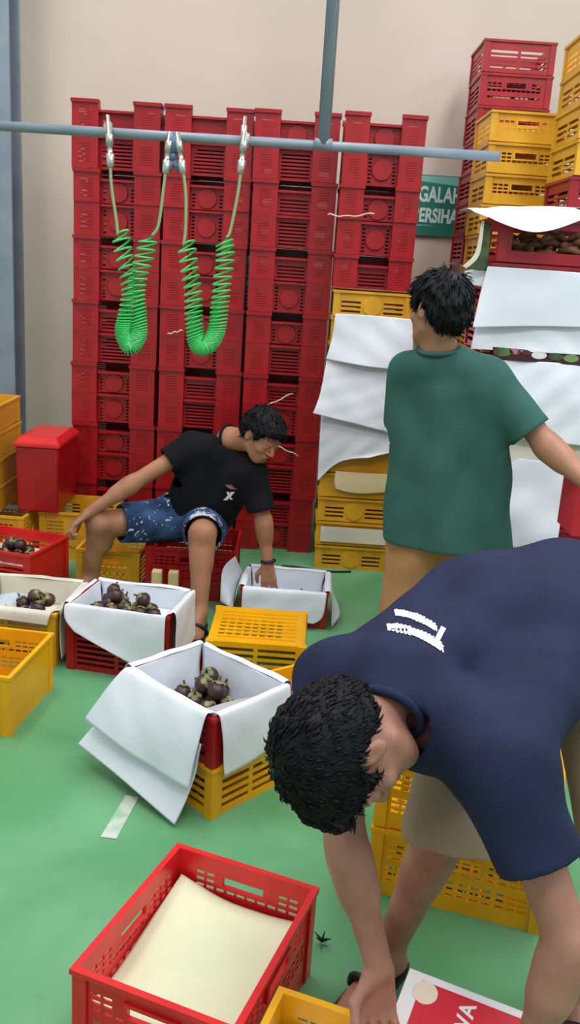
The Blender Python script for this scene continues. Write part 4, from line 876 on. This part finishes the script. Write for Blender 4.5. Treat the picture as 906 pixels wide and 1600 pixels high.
# ---------------- man bending over in the foreground
def bending_man():
    hc = V3(.124, 1.365, .812)
    Mh = frame(nrm([-.60, -.42, -.30]), nrm([-.10, -.36, -.93]))        # crown points left and towards us, face looks down
    C7 = V3(.205, 1.50, .895); ls = V3(.395, 1.36, .800); rs = V3(.120, 1.61, .815); che = V3(.33, 1.60, .855); wai = V3(.47, 1.74, .905); pel = V3(.60, 1.87, .870)
    lh = V3(.685, 1.80, .830); rh = V3(.52, 1.925, .830); rk = V3(.370, 1.64, .500); ra = V3(.295, 1.735, .085); lk = V3(.73, 1.52, .48); la = V3(.715, 1.66, .085)
    le = V3(.508, 1.25, .545); lw = V3(.455, 1.215, .315); re = V3(.145, 1.46, .560); rw = V3(.222, 1.385, .350)
    F = Field((-.12, 1.02, 0), (.90, 2.10, 1.08), .0052)
    for a, b, r1, r2 in ((C7+V3(0, 0, -.015), che, .045, .065), (che, wai, .065, .085), (wai, pel, .095, .115), (rs+V3(0, 0, -.01), ls+V3(0, 0, -.01), .036, .036), (rs, wai, .04, .07), (ls, wai, .04, .07), (lh, rh, .09, .09)): F.cone(a, b, r1, r2, .03)
    neck(F, C7+V3(.0, -.02, -.02), hc+Mh[2]*-.055+Mh[1]*-.02, .048); head(F, hc, Mh, 1.03)
    for s_, e, w in ((ls, le, lw), (rs, re, rw)):
        limb(F, s_, e, .048, .037); limb(F, e, w, .037, .0255, (.28, (0, 0, 0), .039))
    hand(F, rw, nrm([.02, -.10, -.99]), nrm([.30, -.80, .0]), 1, (.55, .65, .7, .8), .9, 1.0)
    hand(F, lw, nrm([-.30, -.12, -.94]), nrm([-.75, -.40, .2]), -1, (.5, .6, .6, .7), .7, 1.0)
    for h_, k_, a_ in ((lh, lk, la), (rh, rk, ra)):
        limb(F, h_, k_, .085, .056); back = nrm([.35, .65, 0]); limb(F, k_, a_, .054, .034, (.30, tuple(back*.018), .048))
    foot(F, ra, ra+V3(-.55, -.80, 0)); foot(F, la, la+V3(-.2, -.95, 0))
    body = F.mesh('person', SKIN1, None, 1); tag(body, 'person in a navy t-shirt and khaki shorts bending over the bottom crates', 'person')
    hair('hair', hc, Mh, body, 1.03, .003, 3, 3200, .020, fringe=.010, thick=.006)
    b = MB()
    # shirt
    F = Field((-.16, 1.05, .35), (.98, 2.12, 1.14), .0055)
    na = nrm(hc+Mh[2]*-.055-C7); nc = C7+na*.085+V3(.010, -.005, -.004)
    F.cone(rs+V3(.02, 0, -.01), wai+V3(-.05, .10, .0), .085, .105, .05); F.cone(ls+V3(-.01, .02, .01), wai+V3(.08, -.05, -.02), .088, .115, .05); F.cone(C7+V3(.03, .03, -.025), wai, .082, .120, .05); F.cone(wai, pel+V3(.03, .02, .03), .135, .155, .05)
    F.cone(C7+V3(.02, -.01, -.03), ls+V3(-.01, .01, .005), .082, .080, .04); F.cone(C7+V3(0, .02, -.03), rs, .078, .078, .04)
    F.cone(C7+V3(.01, 0, -.010), nc+na*.02, .080, .066, .04); F.cone(V3(.27, 1.47, .80), V3(.37, 1.50, .775), .07, .08, .05)
    F.cone(wai+V3(-.05, .08, 0), rh+V3(.02, .0, .05), .11, .125, .05); F.cone(wai+V3(.08, -.04, -.02), lh+V3(.02, 0, .06), .12, .13, .05)
    F.cone(rs, rs+(re-rs)*.62, .078, .078, .04); F.cone(ls+V3(0, 0, .0), ls+(le-ls)*.92, .078, .072, .05)
    F.wrinkle(.0040, 20, 5)
    F.shell(.012)
    d = nrm(le-ls); F.cutter(ls+(le-ls)*.55, ls+(le-ls)*1.6, .14); d = nrm(re-rs); F.cutter(rs+(re-rs)*.52, rs+(re-rs)*1.5, .12)
    F.cutter(nc, nc+na*.30, .085)
    F.cutter(pel+V3(.05, .05, -.05), pel+V3(.20, .22, -.45), .26)
    shirt = F.mesh('shirt', NAVY, body, 3)
    ring('collar', nc, na, .066, .066, .009, NAVY, shirt, (0, 0, 1))
    # white print on the back, two lines of illegible script laid on the cloth
    dg = bpy.context.evaluated_depsgraph_get(); bvh = BVHTree.FromObject(shirt, dg)
    def stroke(pts, wd, bld):
        L = []; Rr = []
        for i, (x, y) in enumerate(pts):
            x0, y0 = pts[max(i-1, 0)]; x1, y1 = pts[min(i+1, len(pts)-1)]; l = math.hypot(x1-x0, y1-y0) or 1; nx, ny = -(y1-y0)/l, (x1-x0)/l; w_ = wd[i] if isinstance(wd, list) else wd
            for sg_, out in ((1, L), (-1, Rr)):
                hit = bvh.ray_cast(CAMLOC, ray(x+nx*w_*sg_, y+ny*w_*sg_).normalized())
                if hit[0] is None: hit = bvh.find_nearest(at(x+nx*w_*sg_, y+ny*w_*sg_, 1.55))
                out.append(hit[0]+hit[1]*.0018)
        n = len(pts); bld.add(L+Rr, [(i, i+1, n+i+1, n+i) for i in range(n-1)])
    def arc(a, b, c, n=30): return [((1-t)**2*a[0]+2*t*(1-t)*b[0]+t*t*c[0], (1-t)**2*a[1]+2*t*(1-t)*b[1]+t*t*c[1]) for t in [i/n for i in range(n+1)]]
    rs_ = random.Random(4); q = MB()
    def script(a, b_, c, hgt, name, n=11):      # a row of small loops and stems following a curve
        m_ = MB(); A = arc(a, b_, c, n)
        stroke(arc(a, b_, c, 40), [hgt*.40]*41, m_)
        for i in range(n+1):
            x, y = A[i]; k = hgt*(.42+.22*rs_.random()); stroke([(x-1.0, y-k), (x+.2, y), (x+1.2, y+k*.9)], 1.25, m_)
            if i < n: stroke([(x, y-k*.8), (x+2.4, y-k*.95), (x+4.5, y-k*.6)], 1.2, m_)
            if i < n: stroke([(x, y+k*.7), (x+2.4, y+k*.9), (x+4.5, y+k*.6)], 1.2, m_)
        o = m_.build(name, WHITE, shirt); return o
    script((618, 958), (650, 961), (681, 983), 10, 'shirt_print', 12); script((606, 981), (652, 984), (690, 1014), 12, 'shirt_print', 14)
    m_ = MB(); stroke([(693, 981), (688, 990), (681, 1003)], 4.2, m_); m_.build('shirt_print', WHITE, shirt)
    # shorts
    F = Field((.15, 1.30, .30), (1.0, 2.15, 1.05), .0055)
    F.cone(lh, rh, .125, .125, .04); F.cone(wai+V3(.06, .06, -.04), pel, .11, .13, .04)
    F.cone(rh, rk+V3(.012, -.015, -.01), .115, .108, .03); F.cone(lh, lk+(lk-lh)*.10, .115, .10, .03); F.wrinkle(.0022, 20, 8); F.shell(.012)
    cd_ = nrm([-.10, -.42, -.90]); F.cutter(rk+V3(.0, -.005, -.055), rk+cd_*.45+V3(.0, 0, -.055), .17); F.cutter(lk+V3(0, .0, .0), lk+V3(-.02, -.10, -.4), .17)
    F.mesh('shorts', KHAKI, body, 1)
    sandal(ra, ra+V3(-.55, -.80, 0), body, BLACK); sandal(la, la+V3(-.2, -.95, 0), body, BLACK)
    return body
bending_man()

# ---------------- standing man in green
def standing_man():
    hc = V3(.430, 2.93, 1.483); Mh = frame(nrm([.0, .10, 1]), nrm([-.55, .80, -.30]))
    C7 = V3(.445, 2.95, 1.365); ls = V3(.365, 3.02, 1.280); rs = V3(.625, 2.92, 1.290); che = V3(.48, 2.98, 1.18); wai = V3(.52, 2.98, .95); pel = V3(.54, 2.98, .80)
    lh = V3(.45, 3.0, .78); rh = V3(.63, 2.98, .78); lk = V3(.43, 2.98, .43); la = V3(.42, 3.05, .085); rk = V3(.64, 2.95, .43); ra = V3(.65, 3.02, .085)
    re = V3(.800, 2.84, 1.095); rw = V3(.925, 2.68, .995); le = V3(.375, 3.12, 1.04); lw = V3(.45, 3.24, 1.05)
    F = Field((.12, 2.55, 0), (1.12, 3.38, 1.62), .006)
    for a, b, r1, r2 in ((C7, che, .05, .075), (che, wai, .075, .075), (wai, pel, .08, .095), (rs, ls, .042, .042), (rs, wai, .045, .06), (ls, wai, .045, .06), (lh, rh, .08, .08)): F.cone(a, b, r1, r2, .04)
    neck(F, C7, hc+Mh[2]*-.05+Mh[1]*-.02, .050); head(F, hc, Mh, .98)
    limb(F, rs, re, .048, .038); limb(F, re, rw, .040, .027, (.25, (0, 0, 0), .042)); limb(F, ls, le, .046, .036); limb(F, le, lw, .036, .026)
    hand(F, rw, nrm([.50, -.35, -.42]), nrm([-.2, .9, -.2]), 1, (.5, .6, .6, .6), .6); hand(F, lw, nrm([.2, .8, -.1]), nrm([0, 0, -1]), 1, (.4, .5, .5, .5), .5)
    for h_, k_, a_ in ((lh, lk, la), (rh, rk, ra)): limb(F, h_, k_, .075, .052); limb(F, k_, a_, .048, .034, (.28, (0, -.015, 0), .044))
    foot(F, la, la+V3(-.1, 1, 0)); foot(F, ra, ra+V3(.1, 1, 0))
    body = F.mesh('person', SKIN3, None, 1); tag(body, 'person in a green t-shirt seen from behind, reaching toward a red and white carton', 'person')
    hair('hair', hc, Mh, body, .98, .0035, 8, 1300, .034, nape=-.078, thick=.007)
    F = Field((.12, 2.68, .58), (.98, 3.25, 1.50), .0062)
    F.cone(ls+V3(.025, .0, -.06), V3(.435, 2.98, .68), .075, .105, .05); F.cone(rs+V3(-.035, 0, -.06), V3(.675, 2.96, .66), .085, .098, .05); F.cone(C7+V3(.03, .02, -.085), V3(.55, 2.95, .66), .095, .125, .06)
    F.cone(C7+V3(.0, .0, -.035), rs+V3(0, .0, -.01), .060, .052, .04); F.cone(C7+V3(.0, .0, -.035), ls+V3(0, .0, -.01), .060, .052, .04)
    F.cone(rs+V3(-.01, 0, -.015), rs+(re-rs)*1.05, .060, .074, .04); F.cone(ls+V3(0, 0, .0), ls+(le-ls)*1.1, .066, .070, .04)
    F.wrinkle(.0055, 16, 3, dirs=[(1, 0, .45), (1, .3, .3), (.9, -.2, .6), (.8, .1, .7), (.9, 0, -.2)])
    F.shell(.0125); F.cutter(rs+(re-rs)*.80, rs+(re-rs)*1.9, .095); F.cutter(ls+(le-ls)*.80, ls+(le-ls)*1.8, .13)
    na = nrm(hc-C7); F.cutter(C7+na*.0, C7+na*.3, .068); F.cutter((.54, 2.97, .700), (.54, 2.97, .40), .40)
    sh = F.mesh('shirt', GREENC, body, 3); ring('collar', C7+na*.0+V3(0, .0, -.002), na, .066, .068, .008, GREENC, sh, (0, 1, 0))
    F = Field((.22, 2.78, 0.02), (.86, 3.2, 1.0), .0065); F.cone(lh+V3(0, 0, .05), rh+V3(0, 0, .05), .115, .115, .03)
    F.cone(lh, lk, .112, .085, .02); F.cone(lk, la+V3(0, 0, .03), .085, .066, .02); F.cone(rh, rk, .112, .085, .02); F.cone(rk, ra+V3(0, 0, .03), .085, .066, .02); F.wrinkle(.003, 18, 4); F.shell(.0125)
    F.cutter((.54, 3.0, .11), (.54, 3.0, .0), .4); F.cutter((.54, 2.97, .87), (.54, 2.97, 1.2), .3); F.mesh('trousers', TAN, body, 1)
    sandal(la, la+V3(-.1, 1, 0), body, BLACK); sandal(ra, ra+V3(.1, 1, 0), body, BLACK)
    return body
standing_man()

# ---------------- seated man in black
def seated_man():
    hc = V3(-.150, 3.955, .850); Mh = frame(nrm([.12, -.12, 1]) * .85 + nrm([.55, -.30, 0]) * .45, nrm([.50, -.55, -.75]))
    C7 = V3(-.300, 4.06, .800); rs = V3(-.480, 4.14, .735); ls = V3(-.185, 4.00, .665); che = V3(-.37, 4.12, .66); wai = V3(-.43, 4.18, .48); pel = V3(-.455, 4.22, .375)
    rh = V3(-.55, 4.20, .36); lh = V3(-.40, 4.18, .36); rk = V3(-.885, 4.00, .375); ra = V3(-.935, 4.05, .085); lk = V3(-.385, 3.83, .405); la = V3(-.372, 3.70, .085)
    re = V3(-.730, 4.03, .575); rw = V3(-.925, 3.95, .435); le = V3(-.120, 3.97, .455); lw = V3(-.088, 3.945, .250)
    F = Field((-1.10, 3.42, 0), (.12, 4.40, 1.02), .0058)
    for a, b, r1, r2 in ((C7, che, .05, .075), (che, wai, .075, .08), (wai, pel, .08, .10), (rs, ls, .042, .042), (rs, wai, .05, .07), (ls, wai, .05, .07), (lh, rh, .09, .09)): F.cone(a, b, r1, r2, .04)
    neck(F, C7, hc+Mh[2]*-.05+Mh[1]*-.02, .052); head(F, hc, Mh, .98)
    limb(F, rs, re, .045, .036); limb(F, re, rw, .038, .026, (.25, (0, 0, 0), .040)); limb(F, ls, le, .045, .035); limb(F, le, lw, .036, .025, (.25, (0, 0, 0), .038))
    hand(F, rw, nrm([-.55, -.25, -.45]), nrm([.45, .05, -.8]), -1, (.7, .8, .8, .85), .7, 1.0); hand(F, lw, nrm([.10, -.12, -.75]), nrm([.1, .8, -.3]), -1, (.4, .5, .5, .5), .5, .95)
    limb(F, rh, rk, .085, .060); limb(F, rk, ra, .056, .036, (.28, (.03, .03, 0), .050)); limb(F, lh, lk, .085, .062); limb(F, lk, la, .057, .036, (.28, (0, .02, 0), .052))
    foot(F, ra, ra+V3(-.3, -.9, 0)); foot(F, la, la+V3(-.02, -1, 0))
    body = F.mesh('person', SKIN2, None, 1); tag(body, 'person in a black t-shirt seated behind crates, leaning to reach into one', 'person')
    hair('hair', hc, Mh, body, .98, .0035, 5, 1200, .026, thick=.006)
    F = Field((-.74, 3.78, .28), (.02, 4.44, .93), .0058)
    F.cone(rs+V3(.04, 0, -.02), V3(-.50, 4.2, .42), .085, .11, .05); F.cone(ls+V3(-.04, .0, -.01), V3(-.37, 4.14, .42), .085, .105, .05); F.cone(C7+V3(-.02, .02, -.085), pel+V3(0, 0, .06), .095, .13, .05)
    F.cone(C7+V3(-.01, .0, -.035), rs, .058, .064, .04); F.cone(C7+V3(0, 0, -.035), ls, .056, .062, .04)
    F.cone(rs, rs+(re-rs)*.8, .072, .074, .04); F.cone(ls, ls+(le-ls)*1.0, .070, .070, .04); F.wrinkle(.0028, 20, 6); F.shell(.012)
    F.cutter(rs+(re-rs)*.42, rs+(re-rs)*1.6, .13); F.cutter(ls+(le-ls)*.80, ls+(le-ls)*1.8, .11); na = nrm(hc-C7); F.cutter(C7+na*.0, C7+na*.3, .070); F.cutter(pel+V3(0, 0, -.01), pel+V3(0, 0, -.3), .35)
    sh = F.mesh('shirt', BLACKC, body, 1); ring('collar', C7+na*.002, na, .068, .068, .007, BLACKC, sh, (0, 0, 1))
    dg = bpy.context.evaluated_depsgraph_get(); bvh = BVHTree.FromObject(sh, dg)
    for k, (pts, w_, mm) in enumerate([([(357, 757), (362, 762), (367, 764)], 5, mat('faded_pink_print', srgb(150, 96, 106), .7)), ([(364, 768), (358, 775), (352, 781)], 3.2, WHITE), ([(356, 768), (359, 776), (362, 780)], 2, WHITE)]):
        L = []; Rr = []
        for (x, y) in pts:
            for dx, out in ((-w_, L), (w_, Rr)):
                hit = bvh.ray_cast(CAMLOC, ray(x+dx, y).normalized())
                if hit[0]: out.append(hit[0]+hit[1]*.003)
        if len(L) == len(Rr) == 3: m_ = MB(); m_.add(L+Rr, [(0, 1, 4, 3), (1, 2, 5, 4)]); m_.build('shirt_print', mm, sh)
    F = Field((-1.0, 3.66, .20), (-.22, 4.42, .62), .0055); F.cone(lh+V3(0, 0, .03), rh+V3(0, 0, .03), .115, .115, .03); F.cone(pel, wai+V3(0, 0, -.03), .12, .11, .03)
    F.cone(rh, rh+(rk-rh)*1.05, .110, .088, .02); F.cone(lh, lh+(lk-lh)*1.08, .110, .090, .02); F.wrinkle(.0024, 22, 9); F.shell(.012)
    F.cutter(rh+(rk-rh)*.74, rk+(rk-rh)*1.0, .14); F.cutter(lh+(lk-lh)*.90, lk+(lk-lh)*1.0, .14); F.cutter(wai+V3(0, 0, .0), wai+V3(0, 0, .3), .25)
    so = F.mesh('shorts', SHORTS, body, 1)
    me = so.data; n = len(me.vertices); co = np.empty(n*3); me.vertices.foreach_get('co', co); co = co.reshape(-1, 3)
    at_ = me.attributes.new('print', 'FLOAT', 'POINT')
    dh = np.minimum(np.linalg.norm(co-(lh+(lk-lh)*.88), axis=1), 9); top = np.clip((co[:, 2]-.455)/.03, 0, 1)
    val = -.06+.18*np.clip(1-(dh-.06)/.07, 0, 1)+.15*top; at_.data.foreach_set('value', val.astype(np.float32))
    b = MB(); ring('wristband', lw+V3(.003, .002, .012), nrm(le-lw), .029, .029, .008, BLACK, body, (0, 1, 0))
    sandal(ra, ra+V3(-.3, -.9, 0), body, BLACK); sandal(la, la+V3(-.05, -1, 0), body, BLACK)
    return body
seated_man()
